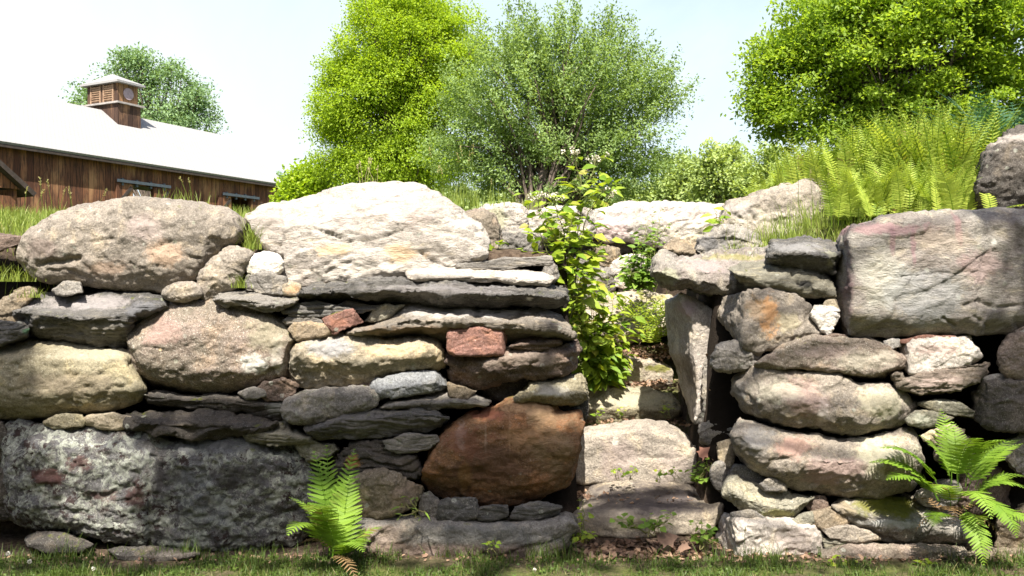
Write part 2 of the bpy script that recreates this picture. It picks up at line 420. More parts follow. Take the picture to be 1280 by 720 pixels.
def stone(name, label, cat, group, pts, Y, pal='greytan', D=.42, r=.05, rw=None, prof=None, profx=None, sm=1, rough=.014, fs=5., strata=0., sfreq=45., pits=0., cracks=(), facet=0.,
          lich=0., lcol=(.46, .48, .40), spots=(), spk=.22, contrast=1., mstrata=None, tilt=0., dark=None, vox=None, moss=0., lscale=6., holes=None, chip=None, scarp=1.):
    """A stone whose face shows the traced outline at distance Y: r metres of rounding, prof/profx = ledges and facets (share of height/width, metres back), D its body into the bank."""
    _sid[0] += 1; sid = _sid[0]
    rs = np.random.default_rng(sid + 900)
    P = resample(chaikin(pts, max(0, sm - 1) if sm < 2 else 2), 130)
    if ((P[:, 0] * np.roll(P[:, 1], -1) - np.roll(P[:, 0], -1) * P[:, 1]).sum()) < 0: P = P[::-1]
    mn, mx = P.min(0), P.max(0); w, h = mx - mn
    k = Y / FPX
    cP = P.mean(0); E = P - cP                           # a ragged edge, a touch larger than the trace
    ph = np.linspace(0, 2 * math.pi, len(P), endpoint=False)
    jag = perlin(np.stack([np.cos(ph) * 7 + sid, np.sin(ph) * 7, ph * 0 + sid], 1)) + .7 * perlin(np.stack([np.cos(ph) * 17 + sid, np.sin(ph) * 17, ph * 0 + 5 + sid], 1))
    P = P + nrm(E) * (2.9 + jag * min(2.6, .05 * min(w, h)) * (.5 if sm > 1 else 1))[:, None]
    mn, mx = P.min(0), P.max(0); w, h = mx - mn
    r = r * (.42 if sm < 2 else .68); rw = rw * (.42 if sm < 2 else .68) if rw else None
    xs = np.linspace(mn[0] + .01 * w, mx[0] - .01 * w, 41)
    top, bot = column(P, xs)
    if w >= h:
        m = .42 * min(h, w)
        ax = np.clip(P[:, 0], mn[0] + m, mx[0] - m) if 2 * m < w else np.full(len(P), (mn[0] + mx[0]) / 2)
        ay = np.interp(ax, xs, (top + bot) / 2)
    else:
        Pt = P[:, ::-1]; ys = np.linspace(mn[1] + .01 * h, mx[1] - .01 * h, 41)
        l_, r_ = column(Pt, ys); m = .42 * w
        ay = np.clip(P[:, 1], mn[1] + m, mx[1] - m) if 2 * m < h else np.full(len(P), (mn[1] + mx[1]) / 2)
        ax = np.interp(ay, ys, (l_ + r_) / 2)
    A = np.stack([ax, ay], 1)
    half = min(w, h) * .5 * k
    rw = min(rw or r * 1.2, half * .98); r = min(r, D * .8)
    def depth(q, dist):
        e = r * (1 - np.sqrt(np.clip(1 - (1 - np.clip(dist / rw, 0, 1)) ** 2, 0, 1)))
        tp, bt = np.interp(q[:, 0], xs, top), np.interp(q[:, 0], xs, bot)
        v = np.clip((bt - q[:, 1]) / np.maximum(bt - tp, 1e-3), 0, 1); u = np.clip((q[:, 0] - mn[0]) / w, 0, 1)
        if h > w:
            ll, rr = np.interp(q[:, 1], ys, l_), np.interp(q[:, 1], ys, r_); u = np.clip((q[:, 0] - ll) / np.maximum(rr - ll, 1e-3), 0, 1)
        d = Y + e
        if prof: d = d + np.interp(v, [a for a, _ in prof], [b for _, b in prof])
        if profx: d = d + np.interp(u, [a for a, _ in profx], [b for _, b in profx])
        return d
    rings = []
    def ring(q, d): rings.append(np.stack([(q[:, 0] - 640) / FPX * d, d, EYE + (360 - q[:, 1]) / FPX * d], 1))
    for tt in (.03, .2, .36, .5, .62, .72, .81, .88, .94, .98, 1.0):
        q = A + (P - A) * tt
        dd = depth(q, (1 - tt) * np.linalg.norm(P - A, axis=1) * k); ring(q, dd)
    d0 = dd; yb = max(Y + D, d0.max() + .12)
    c = np.array([(mn[0] + mx[0]) / 2, (mn[1] + mx[1]) / 2])
    for f, sc in ((.12, .99), (.4, .965), (.75, .90), (.93, .80), (1.0, .55), (1.0, .05)):
        ring(A * (1 - sc) * .6 + c * (1 - sc) * .4 + P * sc, d0 + (yb - d0) * f)
    n = len(P); V = np.vstack(rings + [rings[0].mean(0)[None], rings[-1].mean(0)[None]]); nr = len(rings)
    i = np.arange(nr - 1)[:, None] * n; j = np.arange(n)[None]; j2 = (j + 1) % n
    F = np.stack([i + j, i + n + j, i + n + j2, i + j2], -1).reshape(-1, 4)
    c0 = nr * n
    T = np.vstack([np.stack([np.full(n, c0), j[0], j2[0]], 1), np.stack([np.full(n, c0 + 1), (nr - 1) * n + j2[0], (nr - 1) * n + j[0]], 1)])
    org = Vector((float((V[:, 0].min() + V[:, 0].max()) / 2), float(Y + .1), float(V[:, 2].min())))
    o = mesh_np(name, V, [F, T], None, None, None, True, org)
    if vox is None: vox = float(np.clip(math.sqrt(w * h) * k / 55, .0045, .0105))
    md = o.modifiers.new("r", 'REMESH'); md.mode = 'VOXEL'; md.voxel_size = vox; md.use_smooth_shade = True
    dg = bpy.context.evaluated_depsgraph_get(); dg.update()
    me = bpy.data.meshes.new_from_object(o.evaluated_get(dg)); o.modifiers.clear(); old = o.data; o.data = me; bpy.data.meshes.remove(old); me.name = name
    nv = len(me.vertices); co = np.empty(nv * 3); me.vertices.foreach_get("co", co); co = co.reshape(-1, 3)
    no = np.empty(nv * 3); me.vertices.foreach_get("normal", no); no = no.reshape(-1, 3)
    size = min(w, h) * k
    nch = chip if chip is not None else (6 if sm > 1 else 8 if (profx or prof) else 13)
    for _ in range(nch):                                 # flat breaks that leave crisp arrises
        pn = np.array([rs.normal(scale=.55), -1, rs.normal(scale=.6)]); pn /= np.linalg.norm(pn)
        if rs.uniform() < .3: pn = nrm(np.array([[rs.normal(), -.5, rs.normal()]]))[0]
        pr = co @ pn; cut_ = pr.max() - rs.uniform(.02, .10) * size * (.55 if sm > 1 else .6 if (profx or prof) else 1.)
        co = co - np.maximum(pr - cut_, 0)[:, None] * pn * .9
    W = co + np.array(org); q = W + sid * 5.17
    rg_ = rough * .95
    d = rg_ * fbm(q * fs, 5, .55) + rg_ * .5 * fbm(q * fs * 5, 3, .62) - rg_ * .5 * (1 - np.abs(perlin(q * np.array([7, 7, 11.])))) ** 6
    sc_ = scarp * (1. if sm < 2 else .6)                           # scarps where flakes have come away
    d += sc_ * min(.011, size * .05) * sstep(perlin(q * np.array([2.4, 2.4, 4.2]) + 31), .0, .03) + sc_ * min(.006, size * .03) * sstep(perlin(q * np.array([6, 6, 10.]) + 47), .12, .15)
    if facet:                                            # broken planes
        d -= facet * np.abs(fbm(q * np.array([2.6, 2.6, 4.]) + 9, 2)) - facet * .3
    if strata:                                           # bedding ledges
        wv = fbm(q * np.array([2.2, 2.2, 4.]), 3)
        s_ = (W[:, 2] + math.tan(R(tilt)) * W[:, 0]) * sfreq + wv * 2.2
        fr = s_ - np.floor(s_); lay = np.floor(s_)
        amp = perlin(np.stack([lay * .73 + sid, q[:, 0] * 2.3, q[:, 1] * 1.5], 1))
        amp2 = perlin(np.stack([(lay + 1) * .73 + sid, q[:, 0] * 2.3, q[:, 1] * 1.5], 1))
        b = sstep(fr, .72, 1.0)
        d += 1.7 * strata * ((amp * (1 - b) + amp2 * b) - .5 * np.exp(-((fr - .86) / .1) ** 2)) * (np.abs(no[:, 2]) < .8)
    if pits:
        d -= pits * sstep(fbm(q * np.array([14, 14, 22.]), 3), .25, .7)
    if cracks:
        px = 640 + W[:, 0] / W[:, 1] * FPX; py = 360 - (W[:, 2] - EYE) / W[:, 1] * FPX
        wob = 2.2 * perlin(q * 16)
        for pl, wd, dp in cracks:
            best = np.full(nv, 1e9)
            for (x0, y0), (x1, y1) in zip(pl[:-1], pl[1:]):
                L2 = (x1 - x0) ** 2 + (y1 - y0) ** 2
                tt = np.clip(((px - x0) * (x1 - x0) + (py - y0) * (y1 - y0)) / L2, 0, 1)
                best = np.minimum(best, np.hypot(px - x0 - tt * (x1 - x0), py - y0 - tt * (y1 - y0)))
            d -= dp * np.exp(-((best + wob * .5) / wd) ** 2) * (no[:, 1] < .3)
    co = co + no * d[:, None]
    me.vertices.foreach_set("co", co.astype(np.float32).ravel())
    me.polygons.foreach_set("use_smooth", np.ones(len(me.polygons), dtype=bool))
    me.update()
    a, b = PAL[pal] if isinstance(pal, str) else pal
    if pal not in ('slate', 'white', 'blue', 'rust', 'brick', 'pale'): a, b = [tuple(c * f for c, f in zip(col_, (1., .97, .925))) for col_ in (a, b)]
    jit = np.random.default_rng(sid).uniform(.9, 1.08) * (.82 if pal not in ('pale', 'white') else .92)
    sp = []
    for s in spots:                                      # (px, py, radius x px, radius z px, colour, strength[, raggedness])
        w_ = at(s[0], s[1], Y); sp.append((w_.x, w_.y, w_.z, s[2] * k, s[3] * k, s[4], s[5], s[6] if len(s) > 6 else 1.))
    if group in (LW, RW) and moss == 0: moss = .12
    m = rock_mat("rock of " + label[:40], tuple(c * jit for c in a), tuple(c * jit for c in b), dark, lich, lcol, (1. if strata else 0.) if mstrata is None else mstrata, sp, org, sid, spk, contrast, tilt, lscale, moss, holes)
    me.materials.append(m)
    return tag(o, label, cat, group)

# ---- left wall section -------------------------------------------------------------------------------------------------
WHT = (.62, .60, .54); RST = (.36, .17, .07); MOS = (.15, .15, .025); PNK = (.35, .285, .26); BLK = (.05, .045, .045); MAR = (.085, .045, .04)
stone("boulder", "large oval pinkish grey boulder with rough cracks, topping the wall in front of the barn", "boulder", LW,
      [(19.5,318),(23,302),(38,290),(62,275),(95,261),(135,252),(170,251),(225,253),(265,256),(295,266),(307,280),(306,297),(284,312),(262,328),(250,343),(228,355),(207,365),(175,362),(120,357),(82,352),(50,347),(30,334)],
      5.12, 'greytan', D=.8, r=.24, rw=.34, sm=2, rough=.015, fs=4, profx=[(0,.02),(.8,0),(.9,.02),(1,.12)],
      cracks=[([(113,302),(125,300),(140,298)],2,.014),([(130,308),(140,320),(152,333)],1.3,.008),([(200,307),(213,301)],2,.014),([(55,330),(75,328),(95,324)],4,.03),([(228,321),(250,323)],2,.014),([(190,332),(205,332),(212,342)],1.6,.01),([(60,338),(90,338),(110,350)],2.5,.012)],
      spots=[(178,285,28,20,PNK,.55),(205,318,26,16,(.44,.30,.20),.55),(128,335,26,10,(.40,.26,.17),.5),(48,310,26,18,(.20,.15,.13),.5),(115,335,60,18,(.20,.165,.14),.3)])
stone("boulder", "giant pale cream boulder on top of the wall left of the steps", "boulder", LW,
      [(311,269),(325,262),(340,256),(360,253),(400,246),(445,236),(490,232),(525,234),(541,244),(560,253),(577,265),(594,280),(604,296),(605,310),(602,327),(590,330),(575,333),(557,346),(490,345),(440,349),(395,355),(357,358),(353,337),(356,325),(335,316),(320,290)],
      5.12, 'pale', D=.9, r=.16, rw=.26, sm=1, rough=.014, fs=3.2, facet=.03, chip=9, strata=.004, sfreq=16, tilt=-12, mstrata=.3, prof=[(0,0),(.35,0),(.7,.04),(1,.24)], profx=[(0,.1),(.3,.02),(.32,0),(1,0)],
      cracks=[([(400,290),(415,294),(425,298)],1.8,.012),([(380,302),(410,300),(440,303)],1.5,.008),([(585,287),(600,291)],2,.016),([(400,331),(430,328),(455,325)],1.2,.008)],
      spots=[(415,312,26,9,(.62,.43,.24),.6),(500,318,30,14,(.60,.40,.20),.55),(505,262,34,20,(.46,.37,.33),.5),(420,275,22,16,(.40,.35,.33),.45),(340,275,28,16,(.38,.33,.29),.5),(460,340,90,12,(.62,.57,.50),.5)])
stone("slab", "grey slate slab with a pale flat top, under the large oval boulder", "slab", LW,
      [(19,386),(32,376),(55,369),(112,366),(175,365),(200,370),(211,381),(196,396),(178,402),(162,414),(160,432),(100,429),(62,425),(42,417),(30,403),(20,395)],
      4.99, 'slate', D=.6, r=.03, prof=[(0,.20),(.25,.10),(.5,0),(.55,.03),(1,.34)], strata=.014, sfreq=40, rough=.02, facet=.03, tilt=4, contrast=.9,
      spots=[(90,378,80,10,(.36,.33,.32),.7),(175,388,30,12,(.17,.17,.18),.7),(120,413,40,8,(.28,.25,.20),.5)])
stone("boulder", "smooth olive boulder with a pitted face at the left edge of the wall", "boulder", LW,
      [(-70,432),(-20,425),(0,428),(20,426),(38,423),(52,425),(100,429),(157,434),(161,446),(172,463),(185,487),(176,501),(150,510),(120,516),(75,517),(37,522),(0,521),(-40,516),(-75,490)],
      4.98, 'olive', D=.7, r=.16, rw=.22, sm=2, rough=.010, pits=.014, fs=4, contrast=.6, prof=[(0,.05),(.3,0),(.75,.02),(1,.16)],
      spots=[(110,440,60,14,(.38,.36,.27),.5),(90,480,60,18,(.27,.21,.15),.35)])
stone("boulder", "rounded reddish brown boulder speckled with white lichen, right of the olive boulder", "boulder", LW,
      [(160,425),(163,412),(180,400),(200,389),(214,378),(250,371),(275,375),(295,380),(330,390),(350,397),(362,408),(372,424),(366,442),(358,468),(345,478),(320,480),(287,488),(250,490),(225,487),(195,482),(175,467),(164,447)],
      4.97, 'pink', D=.7, r=.13, rw=.17, sm=2, rough=.014, fs=5, spk=.6, prof=[(0,.1),(.25,.02),(.6,0),(1,.09)],
      cracks=[([(278,470),(290,466)],2,.012),([(310,478),(325,470),(345,462)],2.5,.02)],
      spots=[(315,455,22,14,WHT,.85),(345,450,10,22,(.5,.46,.40),.7),(335,420,26,26,(.27,.25,.17),.6),(200,415,30,18,(.36,.235,.20),.5),(200,437,2.2,2.2,(.6,.42,.25),.9,.2)])
stone("boulder", "huge dark block crusted with pale lichen and maroon patches, standing on the lawn", "boulder", LW,
      [(8,560),(10,538),(25,530),(60,531),(100,534),(132,539),(170,539),(200,547),(225,550),(320,549),(368,552),(390,573),(397,610),(396,640),(382,662),(372,680),(320,688),(300,689),(250,688),(217,685),(190,677),(180,675),(125,669),(70,660),(37,658),(15,654),(9,640),(10,602)],
      4.93, ((.15,.15,.155), (.10,.10,.108)), D=.75, r=.06, rw=.09, sm=1, rough=.020, fs=6, facet=.02, lich=.74, lcol=(.35,.365,.31), pits=.012, lscale=13, holes=(.045,.032,.03), contrast=.7, profx=[(0,.06),(.12,0),(.455,0),(.48,.022),(.7,.01),(1,.10)], prof=[(0,.08),(.12,.02),(.25,0),(.8,0),(1,.10)],
      cracks=[([(42,578),(55,562),(62,552)],1.8,.014),([(128,552),(135,542)],2,.014),([(185,600),(186,640),(187,676)],2.5,.018),([(40,640),(70,635),(110,640)],2,.010),([(330,650),(360,640),(390,632)],3,.02)],
      spots=[(58,596,27,11,MAR,.95,1.2),(100,577,14,12,MAR,.8,1.5),(196,600,9,28,BLK,.8,1.4),(222,598,22,13,BLK,.75,1.4),(172,620,14,16,MAR,.8,1.4),(290,600,44,14,BLK,.75,1.5),(130,620,20,8,MAR,.7,1.6),(270,558,110,12,(.12,.125,.135),.7,1.),(250,625,40,34,(.13,.145,.15),.35,1.6)])
stone("slab", "narrow dark slab directly under the reddish brown boulder", "slab", LW,
      [(181,492),(200,490),(232,495),(300,495),(355,499),(357,512),(348,525),(331,521),(300,513),(250,511),(207,507),(190,502)], 5.02, 'dark', D=.5, r=.02, strata=.012, rough=.012, prof=[(0,.05),(.6,0),(1,.08)], spots=[(345,510,16,10,(.3,.3,.27),.6)])
stone("slab", "long layered black slab on top of the lichen crusted block", "slab", LW,
      [(164,524),(172,519),(195,517),(240,515),(275,518),(318,523),(346,528),(330,541),(300,546),(250,547),(210,543),(175,538),(165,532)], 4.92, 'dark', D=.55, r=.02, strata=.02, sfreq=30, rough=.02, facet=.03, tilt=-4, prof=[(0,.07),(.45,0),(1,.14)])
stone("stone", "pale green flat stone wedged between the black slab and the long slate", "stone", LW,
      [(306,541),(320,528),(345,527),(358,530),(362,536),(380,543),(387,549),(380,552),(340,552),(310,550)], 4.95, 'green', D=.4, r=.015, strata=.01, rough=.012, lich=.3, prof=[(0,.03),(.4,0),(1,.15)])
stone("stone", "small flat pale stone, left of two on the top edge of the lichen crusted block", "stone", LW, [(58,528),(72,520),(100,519),(107,526),(100,532),(70,534)], 4.97, 'olive', D=.3, r=.02, rough=.008, lich=.3)
stone("stone", "small flat pale stone, right of two on the top edge of the lichen crusted block", "stone", LW, [(104,527),(115,521),(140,519),(166,522),(168,533),(150,535),(125,533)], 4.98, 'cream', D=.3, r=.02, rough=.008, lich=.3)
stone("stone", "little dark brown wedge stone under the lower right end of the reddish brown boulder", "stone", LW, [(324,483),(331,476),(352,475),(370,482),(366,492),(354,499),(335,499),(324,492)], 5.0, 'brown', D=.3, r=.025, rough=.014, facet=.02)
stone("stone", "tiny pale chip on the narrow dark slab under the reddish brown boulder", "stone", LW, [(301,491),(318,486),(329,488),(331,495),(310,498)], 5.0, 'grey', D=.2, r=.01, rough=.006)
stone("stone", "flat oval pebble wedged under the right end of the large oval boulder", "stone", LW, [(203,366),(215,357),(235,354),(248,358),(250,370),(230,375),(212,375)], 5.02, 'greytan', D=.3, r=.05, sm=2, rough=.008)
stone("stone", "small grey stone in the dark gap under the left end of the large oval boulder", "stone", LW, [(68,363),(82,355),(97,355),(101,365),(75,367)], 5.1, 'grey', D=.25, r=.02, rough=.008)
stone("stone", "egg shaped grey tan stone leaning between the oval boulder and the giant pale boulder", "stone", LW,
      [(249,357),(252,340),(270,322),(290,311),(308,315),(315,320),(301,337),(297,352),(281,361),(267,374),(253,371)], 5.06, 'greytan', D=.5, r=.08, rw=.12, sm=2, rough=.010, lich=.15)
stone("stone", "bright white rounded stone at the lower left of the giant pale boulder", "stone", LW, [(307,331),(317,322),(340,317),(352,324),(352,337),(337,347),(317,344)], 5.07, 'white', D=.35, r=.06, sm=2, rough=.010)
stone("stone", "square grey stone directly below the bright white rounded stone", "stone", LW, [(306,353),(312,344),(340,344),(354,349),(356,366),(327,367),(309,363)], 5.06, 'grey', D=.35, r=.03, rough=.010)
stone("slab", "flat rough edged stone with a black shadow under it, above the speckled boulder", "slab", LW, [(268,376),(276,362),(305,361),(340,365),(370,367),(370,378),(350,387),(330,388),(315,381),(285,382)], 4.96, 'grey', D=.6, r=.015, strata=.012, rough=.015, prof=[(0,.04),(.35,0),(1,.20)])
stone("stone", "orange chip under the left corner of the giant pale boulder", "stone", LW, [(356,358),(366,356),(373,358),(373,367),(357,367)], 5.03, 'cream', D=.2, r=.01, rough=.005, spots=[(365,362,10,6,(.5,.3,.16),.7)])
stone("slab", "thin plank of stone tilted over a dark gap, topmost at the left wall's end", "slab", LW, [(574,331),(604,327),(651,323),(687,321),(690,330),(650,333),(602,337),(576,337)], 5.12, 'grey', D=.5, r=.01, strata=.006, rough=.008, mstrata=1.)
stone("stone", "small ragged grey stone under the right end of the thin tilted plank", "stone", LW, [(686,331),(693,334),(696,344),(690,350),(680,344)], 5.12, 'grey', D=.4, r=.02, rough=.012)
stone("slab", "pale plank of stone second from the top at the right end of the left wall", "slab", LW, [(511,341),(530,337),(548,336),(602,337),(681,341),(692,346),(688,353),(681,357),(651,355),(617,350),(560,350),(514,349)], 5.03, 'pale', D=.5, r=.012, rough=.010, strata=.008, prof=[(0,.03),(.3,0),(1,.12)])
stone("slab", "long black layered slab running under the giant pale boulder", "slab", LW,
      [(374,361),(390,355),(415,352),(480,345),(530,346),(582,349),(632,354),(685,358),(703,362),(705,375),(695,382),(640,381),(576,383),(515,378),(435,376),(390,378),(376,372)], 4.95, 'slate', D=.7, r=.02, strata=.03, sfreq=26, rough=.022, facet=.03, prof=[(0,.20),(.3,.09),(.5,0),(.56,.05),(.8,.08),(1,.24)], contrast=1.4,
      spots=[(661,374,7,3,(.7,.68,.63),.9,.3),(560,362,120,8,(.26,.24,.235),.5)])
stone("slab", "long slab with bright rough top and dark undercut face, above the brick shaped stone", "slab", LW,
      [(434,413),(451,407),(479,399),(505,384),(517,379),(532,383),(557,384),(614,386),(651,389),(694,394),(709,409),(716,423),(712,428),(651,428),(627,429),(557,428),(489,427),(436,422)],
      4.92, 'greytan', D=.7, r=.02, rough=.016, facet=.02, strata=.006, prof=[(0,.26),(.15,.19),(.58,-.03),(.64,.02),(1,.27)], contrast=.9,
      spots=[(600,390,130,8,(.50,.47,.44),.7),(540,415,90,8,(.26,.17,.10),.5)])
stone("slab", "thin grey layered stone in the left of the gap beneath the long black slab", "slab", LW, [(356,389),(377,380),(400,379),(436,387),(400,395),(365,395)], 5.02, 'slate', D=.4, r=.01, strata=.014, rough=.010)
stone("slab", "thin grey layered stone in the middle of the gap beneath the long black slab", "slab", LW, [(399,390),(435,379),(452,381),(473,384),(450,390)], 5.06, 'slate', D=.4, r=.01, strata=.012, rough=.010)
stone("stone", "thin pale slip of stone left of the little brown block", "stone", LW, [(356,401),(369,395),(387,395),(405,404),(387,408),(365,406)], 5.03, 'grey', D=.3, r=.012, strata=.008, rough=.008)
stone("stone", "little squared brown block under the long black slab, left of the bright topped slab", "stone", LW, [(406,399),(414,396),(440,388),(453,403),(432,409),(419,416),(411,409)], 4.98, 'brick', D=.3, r=.015, sm=0, rough=.006, profx=[(0,.03),(.2,0),(.75,0),(1,.06)], spots=[(422,405,12,6,(.32,.15,.10),.6)])
stone("stone", "pale brown flat stone below the little squared brown block", "stone", LW, [(363,412),(369,405),(410,408),(413,416),(386,422),(374,425)], 5.0, 'tan', D=.3, r=.015, rough=.008)
stone("stone", "greenish wedge of stone half hidden behind the left tip of the bright topped slab", "stone", LW, [(456,401),(462,396),(472,385),(490,383),(506,381),(492,392),(470,402)], 5.06, 'green', D=.35, r=.015, rough=.010)
stone("stone", "long yellowish stone with a sunlit squared right end, under the bright topped slab", "stone", LW,
      [(361,447),(366,436),(376,426),(387,420),(423,421),(489,425),(537,428),(546,435),(554,457),(545,460),(507,466),(470,475),(432,483),(395,485),(369,479),(360,468)],
      4.96, 'yellow', D=.6, r=.05, rw=.06, rough=.018, facet=.03, lich=.2, prof=[(0,.12),(.3,.05),(.5,0),(.8,.02),(1,.08)], profx=[(0,.05),(.1,0),(.94,0),(.96,.03),(1,.2)],
      spots=[(495,437,50,10,(.55,.43,.26),.6),(410,435,36,14,(.30,.30,.31),.7),(460,455,50,10,(.20,.18,.13),.5)])
stone("stone", "grey rounded bar of stone below the long yellowish stone", "stone", LW, [(354,508),(363,495),(386,489),(432,486),(464,487),(473,498),(469,512),(432,518),(404,525),(380,529),(361,527),(355,518)], 4.93, 'grey', D=.5, r=.07, rw=.09, sm=2, rough=.012, lich=.45, contrast=1.2)
stone("stone", "smooth bluish grey block right of the grey rounded bar", "stone", LW, [(466,483),(474,474),(507,467),(541,464),(551,472),(559,482),(549,488),(507,493),(474,497)], 4.94, 'blue', D=.5, r=.02, rough=.008, lich=.15, prof=[(0,.03),(.4,0),(1,.06)], profx=[(0,.03),(.1,0),(.82,0),(1,.12)], contrast=.6)
stone("stone", "small brown wedge tucked between the long yellowish stone and the grey rounded bar", "stone", LW, [(436,481),(466,475),(470,485),(440,488)], 5.05, 'brown', D=.3, r=.012, rough=.008)
stone("slab", "pale flat slab tapering to the right, below the bluish grey block", "slab", LW, [(476,509),(489,499),(526,492),(560,489),(591,492),(612,502),(603,508),(557,508),(507,509),(480,512)], 4.95, 'grey', D=.5, r=.02, strata=.008, rough=.012, prof=[(0,.05),(.3,0),(1,.18)])
stone("stone", "little tan wedge stone resting on the pale tapering slab", "stone", LW, [(562,480),(572,484),(592,489),(582,496),(565,494)], 4.98, 'tan', D=.2, r=.01, rough=.006, profx=[(0,0),(.6,0),(1,.08)])
stone("slab", "long dark slate with pointed ends, below the grey rounded bar", "slab", LW, [(382,537),(404,529),(432,520),(479,515),(517,511),(539,514),(557,523),(541,535),(526,542),(479,546),(432,547),(400,550),(386,544)], 4.91, 'slate', D=.5, r=.025, strata=.012, rough=.014, tilt=6, prof=[(0,.09),(.5,.02),(.75,0),(1,.06)], contrast=.9, spots=[(470,530,90,12,(.20,.185,.175),.5)])
stone("slab", "short thin slab beside the rust red boulder, under the long dark slate", "slab", LW, [(480,550),(507,545),(543,545),(549,550),(532,561),(498,565),(485,561)], 4.93, 'grey', D=.4, r=.012, rough=.010, strata=.006, lich=.2)
stone("stone", "gnarled dark stone with an orange spot, left of the rust red boulder", "stone", LW, [(422,571),(440,558),(455,556),(479,554),(490,568),(515,573),(527,587),(517,594),(470,594),(432,594),(423,588)], 4.96, 'dark', D=.4, r=.03, strata=.022, sfreq=30, rough=.020, facet=.03, spots=[(440,577,12,8,(.40,.21,.07),.75),(510,580,20,10,(.17,.14,.12),.5)])
stone("stone", "small greenish stone behind the fern at the corner of the lichen crusted block", "stone", LW, [(370,555),(389,551),(402,557),(414,556),(421,562),(402,571),(388,575),(376,566)], 5.0, 'green', D=.3, r=.02, rough=.012)
stone("stone", "tan rounded stone right of the front fern, sitting on the long base slab", "stone", LW, [(436,612),(440,603),(452,595),(481,592),(503,599),(528,607),(527,620),(510,634),(481,645),(452,641),(436,637)], 4.90, 'tan', D=.5, r=.05, rw=.07, rough=.012, facet=.015, lich=.12, profx=[(0,.03),(.15,0),(.6,0),(.66,.01),(1,.10)], cracks=[([(496,600),(492,615),(489,632)],1.5,.010)],
      spots=[(452,618,12,14,(.40,.32,.20),.6),(505,615,16,16,(.27,.20,.15),.5)])
stone("boulder", "big rust red and brown boulder with pale streaks, at the corner beside the steps", "boulder", LW,
      [(529,601),(531,585),(540,565),(554,542),(570,530),(586,522),(604,513),(625,508),(638,501),(666,500),(682,507),(704,516),(725,514),(729,530),(723,560),(716,590),(702,612),(672,626),(632,631),(566,626),(538,611)],
      4.93, 'rust', D=.7, r=.09, rw=.14, sm=1, rough=.014, facet=.02, contrast=1., prof=[(0,.16),(.2,.05),(.5,.0),(.82,0),(1,.14)], mstrata=.12, chip=9,
      cracks=[([(636,505),(637,540),(638,580)],1.5,.006),([(600,520),(640,515)],1.6,.01)],
      spots=[(672,512,50,9,(.50,.32,.18),.75),(600,520,30,6,(.36,.14,.09),.7),(576,545,7,18,(.42,.34,.30),.4,1.4),(607,548,1.6,20,(.40,.30,.22),.4,.5),(637,545,1.6,26,(.36,.24,.15),.4,.5),(690,560,34,50,(.24,.17,.10),.6,1.6),(630,585,60,26,(.10,.055,.035),.75,1.8),(590,555,30,22,(.16,.065,.04),.6,1.8),(655,545,26,14,(.34,.20,.10),.5,2.),(580,600,9,30,(.28,.15,.05),.4)])
stone("stone", "grey triangular stone filling the hollow left of the rust red boulder's base", "stone", LW, [(526,641),(530,620),(537,616),(549,628),(553,646),(540,649)], 4.98, 'grey', D=.3, r=.015, rough=.008)
stone("stone", "dark squared stone under the left of the rust red boulder", "stone", LW, [(549,631),(555,626),(592,625),(597,638),(592,647),(550,651)], 4.92, 'slate', D=.3, r=.015, rough=.008, contrast=.6)
stone("stone", "thin dark stone under the middle of the rust red boulder", "stone", LW, [(597,646),(605,635),(630,634),(633,645),(600,649)], 4.93, 'slate', D=.3, r=.012, rough=.010, strata=.006)
stone("stone", "thin dark stone under the right of the rust red boulder", "stone", LW, [(641,646),(648,635),(672,632),(698,634),(697,641),(680,647),(655,648)], 4.93, 'slate', D=.3, r=.012, rough=.010, strata=.006)
stone("slab", "long low base slab in the grass below the rust red boulder", "slab", LW, [(437,644),(486,645),(550,650),(632,650),(690,647),(713,643),(718,662),(705,682),(694,690),(672,696),(592,700),(486,698),(450,694),(438,668)],
      4.88, 'grey', D=.6, r=.03, rough=.014, facet=.012, lich=.22, prof=[(0,.02),(.7,0),(.85,.02),(1,.12)], spots=[(560,690,150,12,(.16,.10,.075),.6),(480,670,34,18,(.33,.24,.19),.5),(600,670,90,14,(.13,.135,.13),.5)])
stone("stone", "half buried flat stone in the lawn at the left foot of the lichen crusted block", "stone", LW, [(36,674),(50,667),(80,669),(114,681),(100,690),(60,690),(38,684)], 4.86, 'dark', D=.3, r=.02, rough=.008, prof=[(0,0),(.4,0),(1,.1)])
stone("stone", "half buried flat stone in the lawn below the seam of the lichen crusted block", "stone", LW, [(138,688),(160,684),(215,687),(248,693),(200,702),(150,700)], 4.84, 'dark', D=.3, r=.02, rough=.008, prof=[(0,0),(.4,0),(1,.1)])
stone("stone", "squared red brown stone like a brick, in the left wall", "stone", LW, [(563,417),(565,414),(626,412),(629,417),(627,438),(624,441),(565,441),(563,437)], 4.94, 'brick', D=.35, r=.008, sm=1, rough=.004, profx=[(0,0),(.93,0),(1,.08)], contrast=.5, cracks=[([(574,432),(590,426),(610,417)],1.,.004)])
stone("slab", "long dark brown stone under the brick shaped stone", "slab", LW, [(552,447),(570,442),(623,443),(632,435),(679,435),(707,429),(719,425),(722,436),(719,458),(700,469),(651,472),(610,478),(565,481),(562,466),(566,456)],
      4.97, 'brown', D=.6, r=.035, rough=.016, facet=.03, prof=[(0,.09),(.4,.01),(.7,0),(1,.06)], profx=[(0,.10),(.2,.06),(.35,0),(.9,0),(1,.08)], contrast=1.2, cracks=[([(662,466),(664,455),(672,452)],1.8,.016)], spots=[(660,450,60,12,(.27,.22,.18),.6)])
stone("stone", "thin wedge of stone right of the brick shaped stone", "stone", LW, [(639,433),(651,425),(692,421),(701,429),(679,435),(650,436)], 4.96, 'brown', D=.35, r=.01, rough=.008, strata=.006, prof=[(0,.03),(.5,0),(1,.10)])
